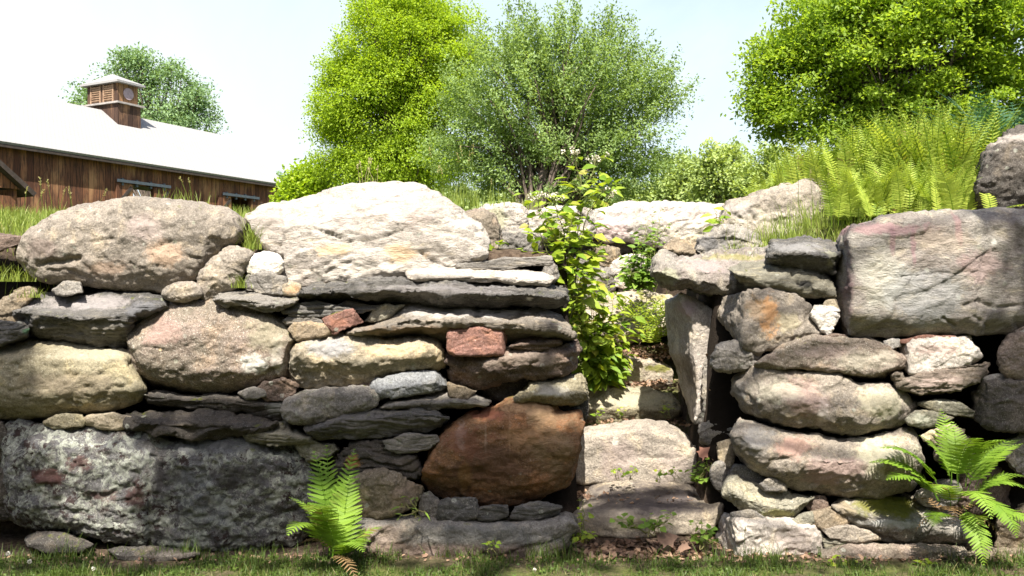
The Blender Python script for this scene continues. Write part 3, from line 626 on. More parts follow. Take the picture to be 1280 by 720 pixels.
stone("slab", "pale end stone jutting beside the steps, above the rust red boulder", "slab", LW, [(646,499),(660,487),(667,480),(707,476),(723,469),(732,480),(734,498),(722,503),(696,504),(659,501)], 4.97, 'olive', D=.6, r=.03, rough=.014, lich=.15, prof=[(0,.05),(.4,0),(1,.12)], cracks=[([(700,490),(720,485),(733,486)],2,.016)], spots=[(690,490,24,8,(.5,.48,.42),.5)])
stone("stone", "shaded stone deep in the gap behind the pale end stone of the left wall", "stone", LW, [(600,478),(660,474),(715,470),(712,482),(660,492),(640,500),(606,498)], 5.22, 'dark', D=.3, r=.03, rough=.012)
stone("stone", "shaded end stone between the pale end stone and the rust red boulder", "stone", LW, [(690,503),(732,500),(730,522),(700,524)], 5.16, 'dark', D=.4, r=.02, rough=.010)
stone("slab", "dark flat slab at the far left of the wall, above the weeds", "slab", LW, [(-35,293),(0,295),(24,297),(23,305),(-2,311),(-35,314)], 5.25, 'brown', D=.5, r=.015, rough=.008)
stone("stone", "pale brown stone at the far left, sloping up towards the weeds", "stone", LW, [(-20,397),(0,381),(25,366),(42,364),(34,374),(20,386),(22,402),(10,406),(-10,402)], 5.14, 'tan', D=.4, r=.04, rough=.014)
stone("stone", "rough grey stone at the left edge, on top of the olive boulder", "stone", LW, [(-35,409),(0,405),(25,406),(33,412),(31,421),(0,429),(-35,430)], 5.0, 'slate', D=.4, r=.03, rough=.014, strata=.008, spots=[(32,414,5,4,(.06,.16,.07),.7)])
stone("stone", "dark upper stone at the left edge beside the lichen crusted block", "stone", LW, [(-40,533),(2,530),(9,540),(7,572),(-2,582),(-40,584)], 5.05, 'dark', D=.4, r=.05, rough=.012)
stone("stone", "dark lower stone at the left edge beside the lichen crusted block", "stone", LW, [(-40,590),(6,586),(9,620),(8,648),(-40,650)], 5.02, 'dark', D=.4, r=.05, rough=.012)

# ---- steps -------------------------------------------------------------------------------------------------------------
stone("stone_step", "lowest stone step, dark topped, behind the leaf litter at the lawn", "step", ST, [(716,668),(716,630),(735,611),(762,601),(795,598),(858,605),(898,621),(900,640),(885,662),(830,672),(760,674)], 5.22, 'step', D=.7, r=.04, rough=.007, chip=3, prof=[(0,0),(.42,0),(.52,.03),(1,.58)], lich=.12,
      spots=[(812,636,86,12,(.085,.072,.07),1.,.6),(770,645,50,14,(.22,.19,.16),.6),(800,655,44,10,(.13,.12,.07),.6),(780,612,40,10,(.24,.21,.19),.6)])
stone("stone_step", "second stone step from the bottom, a broad pale block with a mottled face", "step", ST, [(716,603),(716,545),(730,536),(770,531),(812,529),(843,536),(860,550),(872,562),(868,600),(840,605),(780,603)], 5.74, ((.40, .365, .32), (.30, .27, .24)), D=.6, r=.03, rough=.007, chip=4, facet=.008, prof=[(0,0),(.8,0),(.9,.04),(1,.25)], lich=.12, lcol=(.60,.57,.48),
      spots=[(770,575,30,26,(.30,.24,.22),.5),(838,580,30,20,(.33,.27,.24),.4),(768,552,5,7,(.6,.57,.5),.7)])
stone("stone_step", "third stone step from the bottom, sunlit and olive tinted with a hollow underneath", "step", ST, [(722,488),(762,486),(812,489),(842,496),(848,511),(845,523),(809,528),(737,526),(722,527)], 6.36, 'olive', D=.6, r=.035, rough=.008, chip=4, prof=[(0,.05),(.4,0),(1,.14)], pits=.006, contrast=.7, spots=[(790,500,60,12,(.42,.39,.29),.6)])
stone("stone_step", "fourth stone step from the bottom, a small block with a mossy top edge", "step", ST, [(735,460),(773,452),(812,450),(838,458),(838,480),(796,489),(735,488)], 6.82, 'step', D=.5, r=.03, rough=.012, spots=[(825,460,20,5,MOS,.85),(790,470,14,14,(.42,.42,.24),.5)])
stone("stone_step", "uppermost stone step, a wide flat slab half covered by ferny moss", "step", ST, [(735,375),(760,367),(800,365),(838,370),(844,388),(838,417),(800,425),(735,424)], 7.25, 'step', D=.7, r=.03, rough=.012, prof=[(0,.03),(.2,0),(.32,.03),(1,.42)], moss=.5, spots=[(830,372,22,5,(.22,.20,.05),.8)])
# ---- head of the steps -------------------------------------------------------------------------------------------------
stone("boulder", "long low white and pinkish block across the head of the steps", "boulder", HS, [(735,270),(750,263),(766,259),(779,256),(840,256),(904,257),(912,268),(906,285),(887,296),(831,308),(815,303),(781,298),(762,300),(746,297)], 8.0, 'pale', D=.7, r=.05, rough=.016, facet=.02, prof=[(0,.03),(.4,0),(1,.06)], cracks=[([(860,280),(876,280)],1.4,.012)], spots=[(765,285,30,16,(.42,.31,.31),.6),(860,268,70,10,(.52,.43,.40),.5)])
stone("stone", "squared pale stone on the bank right of the giant pale boulder", "stone", HS, [(597,266),(609,258),(650,258),(658,268),(657,290),(631,293),(608,291)], 7.4, 'pale', D=.5, r=.04, rough=.014, spots=[(622,275,14,18,(.36,.36,.20),.5)])
stone("stone", "pinkish brown stone tucked behind the right end of the giant pale boulder", "stone", HS, [(580,270),(600,266),(613,270),(624,286),(624,305),(612,318),(600,329),(585,330)], 6.3, 'pink', D=.5, r=.06, rough=.016)
stone("stone", "rough grey stone below the squared pale stone, behind round leaves", "stone", HS, [(618,291),(640,291),(657,291),(670,302),(672,318),(640,330),(616,330)], 7.1, 'grey', D=.5, r=.04, rough=.018, lich=.3)
stone("stone", "weathered block half hidden by tall weeds, left of the long white block", "stone", HS, [(662,266),(690,262),(736,264),(742,285),(738,297),(690,297),(664,297)], 7.5, 'pale', D=.5, r=.04, rough=.014, cracks=[([(672,266),(673,296)],2,.02)])
stone("stone", "dark hollowed stone under the left end of the long white block", "stone", HS, [(680,299),(740,298),(786,300),(784,314),(740,318),(690,320)], 8.15, 'dark', D=.4, r=.03, rough=.012)
stone("stone", "small tan stone between the tall weeds and the leafy shrub, under the long white block", "stone", HS, [(745,313),(771,313),(773,322),(764,333),(748,333)], 7.7, 'tan', D=.4, r=.03, rough=.012)
stone("stone", "pinkish cream stone behind the left side of the leafy shrub", "stone", HS, [(766,333),(780,324),(800,322),(815,330),(818,352),(790,362),(764,356)], 7.65, 'pale', D=.4, r=.04, rough=.012)
stone("stone", "grey rubble stone behind the leafy weeds at the head of the steps", "stone", HS, [(690,322),(745,332),(764,340),(764,362),(720,372),(690,360)], 7.6, 'grey', D=.4, r=.05, rough=.02)
stone("boulder", "tilted pale grey block on the bank in front of the fern bed", "boulder", HS, [(904,284),(905,266),(912,254),(937,246),(973,236),(1009,228),(1028,229),(1043,237),(1046,255),(1036,275),(1000,290),(963,298),(935,300),(918,292)], 6.75, 'greytan', D=.6, r=.04, rough=.014, facet=.012, prof=[(0,0),(.8,0),(.9,.03),(1,.14)], profx=[(0,.08),(.2,0),(.86,0),(.9,.05),(1,.18)], cracks=[([(938,266),(944,276)],2.2,.025),([(974,270),(978,280)],1.6,.018),([(924,272),(932,277)],2,.016)], spots=[(960,275,50,16,(.48,.43,.35),.6),(925,262,22,10,(.33,.30,.28),.6)])
stone("stone", "rugged dark streaked stone lying in front of the tilted pale grey block", "stone", HS, [(872,311),(877,300),(897,289),(918,286),(942,295),(948,308),(922,314),(897,319),(879,322)], 6.2, 'grey', D=.4, r=.06, rough=.018, facet=.03, spots=[(885,305,16,10,(.10,.10,.105),.7),(905,300,4,12,(.09,.09,.09),.6)])
stone("stone", "brown pointed stone with a sunlit top, right of the leafy shrub", "stone", HS, [(832,310),(845,302),(862,307),(878,319),(869,325),(851,327),(837,320)], 6.25, 'tan', D=.4, r=.03, rough=.012, prof=[(0,.06),(.55,0),(1,.12)])
stone("stone", "thin pale flat stone behind the brown pointed stone", "stone", HS, [(846,301),(862,297),(886,296),(880,308),(864,310)], 6.45, 'cream', D=.4, r=.02, rough=.010)

# ---- right wall section ------------------------------------------------------------------------------------------------
stone("boulder", "huge grey block with purple drip stains and a dark left side, topping the right wall", "boulder", RW,
      [(1043,416),(1044,380),(1045,345),(1050,300),(1054,292),(1063,285),(1087,283),(1108,273),(1140,269),(1180,266),(1230,265),(1330,266),(1335,410),(1280,413),(1240,414),(1200,416),(1140,420),(1068,420)],
      4.95, 'purple', D=.9, r=.03, chip=2, rough=.008, facet=.010, strata=.004, sfreq=14, tilt=-35, mstrata=.25, prof=[(0,.10),(.1,.02),(.15,0),(.9,.01),(1,.10)], profx=[(0,.45),(.082,0),(.1,0),(.6,.0),(.64,.06),(1,.10)], contrast=.6,
      cracks=[([(1205,382),(1225,376),(1245,385),(1290,380)],2.2,.02),([(1180,398),(1195,408)],2,.02),([(1218,395),(1235,408)],2,.012)],
      spots=[(1105,285,55,9,(.25,.155,.155),.8),(1117,300,4,22,(.23,.14,.15),.7,.7),(1143,305,4,28,(.23,.14,.15),.7,.7),(1200,285,5,22,(.27,.16,.16),.6,.7),(1055,350,14,80,(.13,.085,.085),.85,.5),(1180,300,40,18,(.36,.29,.22),.4),(1235,330,34,24,(.30,.20,.19),.5),(1249,302,6,5,WHT,.95,.4),(1100,350,26,50,(.42,.41,.34),.5),(1160,370,70,34,(.29,.30,.30),.5)])  # the tall dark patch paints shade onto the left side
stone("boulder", "broad purplish grey slab with a rounded left nose above the tall upright stone", "boulder", RW,
      [(818,341),(823,325),(832,317),(849,324),(873,323),(898,317),(922,313),(963,311),(985,330),(965,350),(930,367),(910,369),(893,366),(877,365),(867,358),(851,359),(832,352)],
      5.42, 'purple', D=.6, r=.10, rw=.13, rough=.020, facet=.02, lich=.25, prof=[(0,.06),(.3,0),(.55,.05),(1,.36)], pits=.012, spots=[(930,320,40,6,(.24,.22,.07),.6),(890,330,34,12,(.36,.29,.28),.5),(835,345,16,14,(.30,.31,.20),.6)])
stone("stone", "pale grey rounded stone with a black hole in it, on the orange stained stone", "stone", RW,
      [(914,336),(930,328),(965,331),(995,334),(1023,341),(1040,351),(1043,377),(1023,371),(983,368),(946,362),(925,352)],
      5.10, 'green', D=.6, r=.06, rw=.09, rough=.014, strata=.005, sfreq=22, tilt=-14, lich=.15, prof=[(0,.08),(.35,0),(.6,.03),(1,.16)], cracks=[([(1000,351),(1012,358)],6,.06),([(990,345),(1003,350)],3,.03)], spots=[(1008,355,11,6,(.04,.04,.04),.85,.7)])  # black patch paints in the shade inside the hole
stone("stone", "dark grey slab with a flat top, left of the huge purple stained block", "stone", RW,
      [(962,312),(970,303),(1004,298),(1035,302),(1050,310),(1045,330),(1038,340),(1014,336),(983,329),(962,330)], 5.08, 'slate', D=.5, r=.02, rough=.014, facet=.015, strata=.006, tilt=-12, prof=[(0,.14),(.35,.03),(.5,0),(1,.28)], profx=[(0,.05),(.1,0),(.9,0),(1,.10)], spots=[(1044,320,6,18,(.36,.35,.25),.6),(1005,308,40,8,(.30,.29,.28),.6)])
stone("stone", "slanted grey stone with an orange rust stain down its face", "stone", RW,
      [(906,373),(925,367),(960,366),(992,370),(1010,386),(1030,417),(995,425),(967,431),(946,440),(936,432),(919,417),(902,397)],
      5.03, 'greytan', D=.6, r=.02, sm=0, rough=.010, facet=.012, contrast=.6, profx=[(0,.40),(.10,.28),(.235,.02),(.26,0),(1,.04)], chip=1, prof=[(0,.03),(.2,0),(1,.05)],
      spots=[(962,395,14,26,(.50,.25,.09),.65,1.1),(945,385,14,16,(.42,.29,.17),.5),(985,400,18,14,(.40,.35,.22),.5)])
stone("stone", "small pale triangular stone wedged against the huge block", "stone", RW, [(1014,392),(1020,384),(1045,386),(1047,396),(1035,416),(1026,408)], 5.05, 'white', D=.3, r=.01, sm=0, rough=.008)
stone("stone", "tiny cream stone on top of the small pale triangular stone", "stone", RW, [(1029,385),(1033,378),(1043,376),(1046,386)], 5.08, 'cream', D=.2, r=.01, rough=.005)
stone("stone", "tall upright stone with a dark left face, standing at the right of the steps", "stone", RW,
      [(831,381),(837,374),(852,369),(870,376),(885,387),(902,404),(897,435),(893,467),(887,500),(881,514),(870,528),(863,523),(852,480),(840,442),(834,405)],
      5.60, 'pale', D=.5, r=.015, sm=0, rough=.008, facet=.006, profx=[(0,.62),(.42,.02),(.45,0),(1,.05)], chip=0, scarp=.25, contrast=.6, spots=[(860,385,15,12,(.36,.28,.29),.75,.8),(846,440,13,66,(.13,.105,.075),.9,.4),(862,490,11,50,(.14,.112,.08),.9,.4)])  # both dark brown patches put the left face's shade into the colour
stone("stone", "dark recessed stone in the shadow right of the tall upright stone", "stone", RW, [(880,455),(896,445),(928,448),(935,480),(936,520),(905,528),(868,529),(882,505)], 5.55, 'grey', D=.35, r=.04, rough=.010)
stone("stone", "small knobbly pale stone jutting left under the orange stained stone", "stone", RW, [(893,455),(895,445),(905,432),(918,430),(932,436),(948,442),(948,456),(927,460),(900,459)], 5.08, 'grey', D=.5, r=.05, rough=.014, lich=.3)
stone("stone", "long low rounded stone in the right wall, under the orange stained stone", "stone", RW,
      [(944,458),(958,446),(980,432),(1015,423),(1060,425),(1102,430),(1127,441),(1130,461),(1102,470),(1060,466),(1005,459),(970,460)], 4.98, 'pink', D=.6, r=.07, rw=.09, sm=1, rough=.012, lich=.25, spk=.4, spots=[(1080,450,40,14,(.38,.35,.28),.5),(1030,440,40,10,(.27,.21,.19),.5)])
stone("boulder", "large pale blocky stone, second course of the right wall, with a white streak", "boulder", RW,
      [(918,471),(931,463),(970,461),(1020,469),(1047,472),(1072,480),(1105,477),(1126,485),(1141,505),(1138,521),(1127,532),(1077,539),(1040,537),(1025,533),(980,531),(950,522),(934,513),(920,492)],
      4.95, 'greytan', D=.7, r=.05, rw=.06, rough=.014, facet=.018, prof=[(0,.10),(.2,.03),(.45,0),(1,.08)], profx=[(0,.20),(.14,.02),(.18,0),(.9,0),(1,.06)], contrast=.7,
      spots=[(1030,515,8,20,(.58,.52,.48),.75,.8),(1010,495,34,24,(.35,.245,.215),.55),(1105,505,36,22,(.48,.45,.32),.6),(975,490,34,14,(.38,.36,.28),.5),(930,490,10,24,(.22,.21,.20),.6)])
stone("boulder", "large rounded pinkish stone, third course of the right wall, reaching behind the right fern", "boulder", RW,
      [(917,545),(926,525),(943,530),(999,541),(1054,551),(1098,548),(1128,536),(1146,552),(1152,580),(1135,610),(1099,618),(1054,617),(1004,610),(965,596),(938,582),(922,563)],
      4.93, 'greytan', D=.7, r=.10, rw=.13, sm=1, rough=.014, facet=.018, prof=[(0,.13),(.25,.03),(.5,0),(1,.12)], lich=.15, cracks=[([(975,574),(1000,570),(1015,563)],2,.010)],
      spots=[(1000,560,28,14,(.37,.22,.175),.65),(1045,590,44,20,(.34,.235,.215),.6),(1110,570,40,28,(.52,.49,.36),.65),(945,550,26,16,(.25,.25,.25),.5)])
stone("stone", "greenish grey stone tilted down to the right, under the third course of the right wall", "stone", RW,
      [(908,618),(912,602),(922,597),(953,609),(979,616),(1018,621),(1005,632),(988,648),(957,647),(932,638)], 4.98, 'green', D=.5, r=.03, rough=.012, facet=.012, prof=[(0,.06),(.4,0),(1,.12)], spots=[(975,644,24,7,(.36,.36,.12),.6)])
stone("stone", "small dark pebble stone on the tilted greenish grey stone", "stone", RW, [(952,606),(963,600),(979,605),(980,612),(957,612)], 5.0, 'grey', D=.25, r=.02, rough=.006)
stone("slab", "dark flat stone recessed at the step side under the third course of the right wall", "slab", RW, [(912,600),(920,582),(945,588),(966,598),(953,608),(930,604)], 5.1, 'slate', D=.4, r=.02, rough=.010)
stone("boulder", "square pale corner stone in the grass at the right of the lowest step", "boulder", RW,
      [(901,660),(905,640),(924,648),(971,650),(1014,652),(1030,672),(1028,698),(1014,714),(957,714),(921,708),(906,690)], 4.91, 'pale', D=.6, r=.05, rough=.014, facet=.014, profx=[(0,.34),(.15,.02),(.2,0),(1,.04)], prof=[(0,.02),(.85,0),(1,.06)], lich=.2, pits=.006, spots=[(1000,680,26,24,(.46,.38,.34),.5)])
stone("stone", "thin chip lying on the left of the square pale corner stone", "stone", RW, [(916,642),(943,641),(955,648),(946,652),(924,651)], 4.99, 'grey', D=.25, r=.008, rough=.006)
stone("stone", "small wedge lying on the right of the square pale corner stone", "stone", RW, [(991,651),(1013,642),(1016,653),(1002,656)], 4.97, 'green', D=.25, r=.01, rough=.006)
stone("stone", "flat brown stone right of the small wedge, under the third course of the right wall", "stone", RW, [(1014,643),(1038,638),(1060,648),(1058,657),(1038,660),(1017,653)], 4.98, 'tan', D=.3, r=.02, rough=.010)
stone("stone", "small brown stone in the dark gap above the flat brown stone", "stone", RW, [(1010,632),(1016,622),(1030,622),(1034,636),(1018,641)], 5.08, 'brown', D=.25, r=.02, rough=.008)
stone("stone", "thin flat stone, upper of two stacked left of the mossy stone", "stone", RW, [(1029,662),(1049,658),(1082,663),(1098,673),(1077,676),(1040,672)], 4.94, 'greytan', D=.3, r=.018, rough=.006)
stone("stone", "thin flat stone, lower of two stacked left of the mossy stone", "stone", RW, [(1030,673),(1068,677),(1094,680),(1082,688),(1036,689)], 4.96, 'green', D=.3, r=.015, rough=.008, strata=.005)
stone("boulder", "grey stone with a thick green moss cap, beside the right fern", "boulder", RW,
      [(1043,633),(1057,624),(1123,622),(1157,630),(1181,641),(1210,659),(1206,682),(1151,683),(1101,677),(1076,664),(1057,647)], 4.94, 'grey', D=.6, r=.05, rw=.07, rough=.014, facet=.012, prof=[(0,.10),(.3,.03),(.45,0),(.55,.02),(1,.18)], lich=.2,
      spots=[(1118,636,56,17,MOS,1.,.7),(1060,638,14,8,(.30,.24,.16),.6),(1150,655,50,6,(.12,.12,.09),.6),(1120,656,44,6,(.42,.42,.40),.6)])
stone("slab", "low reddish base slab in the grass under the mossy stone", "slab", RW, [(1028,689),(1095,684),(1201,687),(1209,703),(1195,716),(1120,718),(1035,716)], 4.87, 'pink', D=.5, r=.02, rough=.012, facet=.01, spots=[(1180,696,24,8,(.12,.11,.08),.6)])
stone("slab", "low pale base slab at the right edge, under the right fern", "slab", RW, [(1208,692),(1240,688),(1310,690),(1310,716),(1215,718)], 4.89, 'tan', D=.5, r=.02, rough=.012)
stone("stone", "cream edged flat stone just above the right fern's left frond", "stone", RW, [(1154,545),(1165,539),(1184,533),(1205,537),(1192,552),(1165,555)], 5.0, 'cream', D=.3, r=.02, rough=.010)
stone("stone", "pinkish rounded stone partly behind the right fern's middle fronds", "stone", RW, [(1169,562),(1190,545),(1213,549),(1218,573),(1196,586),(1173,575)], 5.0, 'pink', D=.4, r=.06, sm=2, rough=.010)
stone("stone", "rough grey stone under the right fern's left frond, on the mossy stone", "stone", RW, [(1142,619),(1165,608),(1190,599),(1200,612),(1190,631),(1157,633)], 4.99, 'grey', D=.4, r=.05, sm=2, rough=.014)
stone("stone", "pinkish cream block directly under the middle of the huge purple stained block", "stone", RW, [(1129,434),(1140,428),(1205,424),(1221,445),(1203,457),(1165,465),(1140,465),(1131,456)], 4.99, 'pale', D=.5, r=.03, rough=.010, facet=.01, profx=[(0,.12),(.12,0),(.85,0),(1,.06)], spots=[(1165,438,36,8,(.40,.29,.26),.6)])
stone("slab", "thin red sliver of stone on top of the pinkish cream block", "slab", RW, [(1122,426),(1150,422),(1190,420),(1191,425),(1160,428),(1124,429)], 5.02, 'brick', D=.4, r=.005, rough=.004)
stone("stone", "little pale chip in the gap left of the thin red sliver", "stone", RW, [(1106,427),(1122,424),(1124,432),(1109,434)], 5.02, 'white', D=.2, r=.01, rough=.005)
stone("stone", "narrow dark chip under the lower left corner of the huge purple stained block", "stone", RW, [(1030,420),(1055,420),(1058,426),(1036,427)], 5.04, 'brown', D=.3, r=.01, rough=.005)
stone("slab", "boat shaped pinkish stone under the pinkish cream block", "slab", RW, [(1120,471),(1125,466),(1132,475),(1165,467),(1208,457),(1234,454),(1232,466),(1220,478),(1195,486),(1152,490),(1126,483)], 4.97, 'pink', D=.5, r=.03, rough=.014, strata=.006, spots=[(1170,478,40,6,(.42,.33,.29),.6)])
stone("stone", "pale slip of stone above the small greenish wedge, near the right fern's tip", "stone", RW, [(1151,505),(1175,501),(1200,506),(1217,515),(1215,521),(1190,518),(1165,511)], 5.02, 'green', D=.4, r=.012, rough=.008)
stone("stone", "bright greenish wedge at the right end of the second course", "stone", RW, [(1135,525),(1147,515),(1170,517),(1190,522),(1175,528),(1155,533),(1138,530)], 4.99, 'green', D=.4, r=.02, rough=.008, spots=[(1150,523,14,6,(.5,.5,.40),.6)])
stone("stone", "rounded brown stone at the right edge below the huge block", "stone", RW, [(1246,446),(1257,427),(1277,413),(1315,410),(1315,474),(1280,473),(1260,471)], 4.98, 'pink', D=.5, r=.07, sm=2, rough=.012, pits=.006)
stone("slab", "thin dark slab at the right edge, on top of the dark grey block", "slab", RW, [(1229,474),(1250,469),(1315,473),(1315,482),(1250,481)], 5.02, 'slate', D=.4, r=.01, rough=.006)
stone("boulder", "dark grey block at the right edge above the right fern", "boulder", RW, [(1219,490),(1231,477),(1280,480),(1315,480),(1315,540),(1280,538),(1236,533),(1223,521)], 4.96, 'dark', D=.5, r=.04, rough=.012, facet=.012, profx=[(0,.12),(.2,0),(1,0)])  # dark palette puts this edge's shade into the stone colour
stone("stone", "gravelly grey stone at the right edge behind the right fern", "stone", RW, [(1252,557),(1280,545),(1315,545),(1315,602),(1280,592),(1260,574)], 5.0, 'grey', D=.4, r=.04, rough=.014, lich=.4)
stone("stone", "dark filler stone behind the stems of the right fern", "stone", RW, [(1204,590),(1240,580),(1262,600),(1258,640),(1215,652),(1198,630)], 5.14, 'brown', D=.3, r=.05, rough=.012)
stone("stone", "pale stone at the right edge low behind the right fern", "stone", RW, [(1250,650),(1280,636),(1315,634),(1315,688),(1250,689)], 4.99, 'tan', D=.4, r=.04, rough=.014)
stone("boulder", "dark boulder with a sunlit crest at the top right corner, beside the fern bed", "boulder", RW, [(1222,256),(1224,217),(1230,197),(1247,179),(1262,167),(1285,158),(1325,148),(1335,262),(1300,268),(1240,268)], 5.75, 'dark', D=.7, r=.10, rw=.12, rough=.018, facet=.02, prof=[(0,.12),(.4,.02),(.8,0),(.9,.05),(1,.22)], lich=.1, spots=[(1270,170,40,8,(.42,.37,.33),.6)])  # dark tone and pale crest patch put shade and sun into the colour
stone("stone", "pale narrow stone standing beside the right end of the second step", "stone", RW, [(898,556),(913,551),(916,565),(912,588),(903,579)], 5.32, 'cream', D=.3, r=.02, rough=.006)
stone("stone", "grey egg shaped stone on the soil beside the right end of the second step", "stone", RW, [(890,588),(899,577),(910,589),(911,609),(900,614),(892,601)], 5.28, 'grey', D=.25, r=.05, sm=2, rough=.006)
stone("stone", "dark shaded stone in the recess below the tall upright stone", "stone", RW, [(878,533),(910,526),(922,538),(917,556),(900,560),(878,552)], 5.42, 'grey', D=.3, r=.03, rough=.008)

# ------------------------------------------------------------------ barn (about 32 to 47 m away, its long wall running away to the right)
bd = np.array([.452, .892, 0]); bn = np.array([.892, -.452, 0]); UZ = np.array([0, 0, 1.])
BF = np.array([-11.97, 45., 0])                          # far eave corner
EZ, RZ, HW = 6.92, 9.50, 3.7
def bp(s, w, z):                                         # along the barn, out from the eave wall, height
    return BF + bd * s + bn * w + UZ * z
t = NT("weathered barn boards")
ob = t.n("TexCoord").outputs[3]
def board_col(t, axis_s, wdt):
    s_ = t.math('DIVIDE', axis_s, wdt)
    idx = t.math('FLOOR', s_); fr = t.math('SUBTRACT', s_, idx)
    rnd = t.n("TexWhiteNoise", {'noise_dimensions': '1D'}, W=idx).outputs[0]
    return idx, fr, rnd
al = t.vmath('DOT_PRODUCT', ob, tuple(bd)); ac = t.vmath('DOT_PRODUCT', ob, tuple(bn))
idx, fr, rnd = board_col(t, t.math('ADD', al, ac), .26)
gr = t.noise(t.n("Mapping", Vector=ob, Scale=(9, 9, .7)).outputs[0], 3, 8, .7)
col = t.mix(rnd, (.09, .038, .022), (.25, .115, .058))
col = t.mix(t.math('MULTIPLY', t.rng(gr, .42, .60), .85), col, (.04, .025, .02))
stn = t.noise(t.n("Mapping", Vector=ob, Scale=(1.2, 1.2, .35)).outputs[0], 1.3, 5, .6)
col = t.mix(t.rng(stn, .5, .68, 0, .75), col, (.34, .19, .095))
gap = t.math('MAXIMUM', t.rng(fr, .05, .02), t.rng(fr, .95, .98))
col = t.mix(t.math('MULTIPLY', gap, .85), col, (.015, .011, .01))
M_board = t.done(col, .9, .15, t.math('SUBTRACT', gr, gap), .6, .02)
t = NT("weathered grey shingles")
ob = t.n("TexCoord").outputs[3]
al = t.vmath('DOT_PRODUCT', ob, tuple(bd))
wv = t.n("TexBrick", Vector=t.n("CombineXYZ", i0=al, i1=t.math('MULTIPLY', t.n("SeparateXYZ", Vector=ob).outputs[2], 1.66)).outputs[0], Color1=(.245, .24, .238), Color2=(.265, .26, .257), Mortar=(.205, .20, .198), Scale=1.0)
wv.inputs["Mortar Size"].default_value = .02; wv.inputs["Brick Width"].default_value = .18; wv.inputs["Row Height"].default_value = .16
sn = t.noise(ob, 1.6, 7, .65)
M_shingle = t.done(t.mix(t.rng(sn, .35, .7, 0, .35), wv.outputs[0], (.205, .20, .197)), .85, .3, wv.outputs[1], .4, .01)
M_trim = plain_mat("dark weathered trim", (.06, .045, .038), (.03, .024, .02))
M_track = plain_mat("painted steel door track", (.055, .07, .085), (.04, .05, .06), rough=.5, spec=.5)
M_dark = plain_mat("dark barn inside", (.012, .011, .010))

barn = empty("barn", bp(-12, -HW, 1.9)); tag(barn, "long weathered brown board barn with pale shingle roof and a cupola", "barn")
S0, S1, WB = -15.1, 0., 1.85
DOORS = [(-7.6, -4.55, "door"), (-2.85, -.95, "door")]
def wall_rect(g, s0, s1, z0, z1, w=0., th=.12):
    g.box((bp(s0, w, z0) + bp(s1, w - th, z1)) / 2, bd * (s1 - s0) / 2, bn * th / 2, UZ * (z1 - z0) / 2)
g = Geo()
D1, D2 = (-8.91, -7.84), (-3.3, -2.0)
ZT = 5.86
wall_rect(g, S0, D1[0], WB, EZ - .02); wall_rect(g, D1[1], D2[0], WB, EZ - .02); wall_rect(g, D2[1], S1, WB, EZ - .02)
wall_rect(g, D1[0], D1[1], ZT, EZ - .02); wall_rect(g, D2[0], D2[1], ZT, EZ - .02)
wall_rect(g, S0, -4.6, WB, EZ - .02, -2 * HW + .12); wall_rect(g, -.8, S1, WB, EZ - .02, -2 * HW + .12); wall_rect(g, -4.6, -.8, WB, 4.4, -2 * HW + .12)
for s in (S0 + .13, S1 - .01):
    g.prism([bp(s, -.125, WB), bp(s, -.125, EZ - .15), bp(s, -HW, RZ - .2), bp(s, -2 * HW + .125, EZ - .15), bp(s, -2 * HW + .125, WB)], -bd * .12)
g.build("wall", M_board, barn, origin=bp(S0, -HW, WB))
g = Geo()
sl = nrm((bp(0, -HW, RZ) - bp(0, 0, EZ))[None])[0]
on = np.cross(bd, sl); on = on if on[2] > 0 else -on
e0 = bp(0, 0, EZ) - sl * .38
for a, b in ((S0 - .55, S1 + .45),):
    g.prism([e0 + bd * a, e0 + bd * b, bp(b, -HW, RZ), bp(a, -HW, RZ)], on * .10)
    sl2 = nrm((bp(0, -HW, RZ) - bp(0, -2 * HW, EZ))[None])[0]; on2 = np.cross(bd, sl2); on2 = on2 if on2[2] > 0 else -on2
    f0 = bp(0, -2 * HW, EZ) - sl2 * .38
    g.prism([bp(a, -HW - .003, RZ), bp(b, -HW - .003, RZ), f0 + bd * b, f0 + bd * a], on2 * .10)
roof = g.build("roof", M_shingle, barn, origin=bp(S0, -HW, EZ))
g = Geo()
g.box((e0 + bd * (S0 + S1) / 2) - UZ * .06, bd * ((S1 - S0) / 2 + .5), bn * .02, UZ * .055)
g.build("eave_board", M_trim, barn, origin=bp(-7, 0, EZ))
g = Geo(); g.box(bp(S0 + .12, .02, 4.3), bd * .13, bn * .015, UZ * 2.35); g.build("corner_board", plain_mat("pale corner board", (.30, .25, .20)), barn, origin=bp(S0, 0, 1.9))
for (a, b), zt, t0, t1 in ((D1, ZT, -9.75, -7.0), (D2, ZT, -3.9, -1.5)):
    g = Geo(); wall_rect(g, t0, t1, zt + .02, zt + .14, .17, .07)
    for q in np.linspace(t0 + .3, t1 - .3, 4): wall_rect(g, q - .05, q + .05, zt - .1, zt + .2, .11, .09)
    g.build("door_track", M_track, barn, origin=bp(t0, 0, zt))
    g = Geo(); wall_rect(g, b + .02, b + .80, WB, zt - .01, .085, .07)
    dr = g.build("door", M_board, barn, origin=bp(b, 0, WB))
    g = Geo()
    g.box((bp(b + .1, .1, zt - .9) + bp(b + .75, .1, zt - .1)) / 2, (bd * .33 + UZ * .36), bn * .012, (UZ * .05 - bd * .05))
    g.build("brace", M_trim, dr, origin=bp(b, .1, WB))
    g = Geo(); wall_rect(g, a - .82, a - .02, WB, zt - .01, .085, .07)
    dr = g.build("door", M_board, barn, origin=bp(a - 1, 0, WB))
    g = Geo()
    g.box((bp(a - .75, .1, zt - .9) + bp(a - .1, .1, zt - .1)) / 2, (bd * .33 + UZ * .36), bn * .012, (UZ * .05 - bd * .05))
    g.build("brace", M_trim, dr, origin=bp(a - 1, .1, WB))
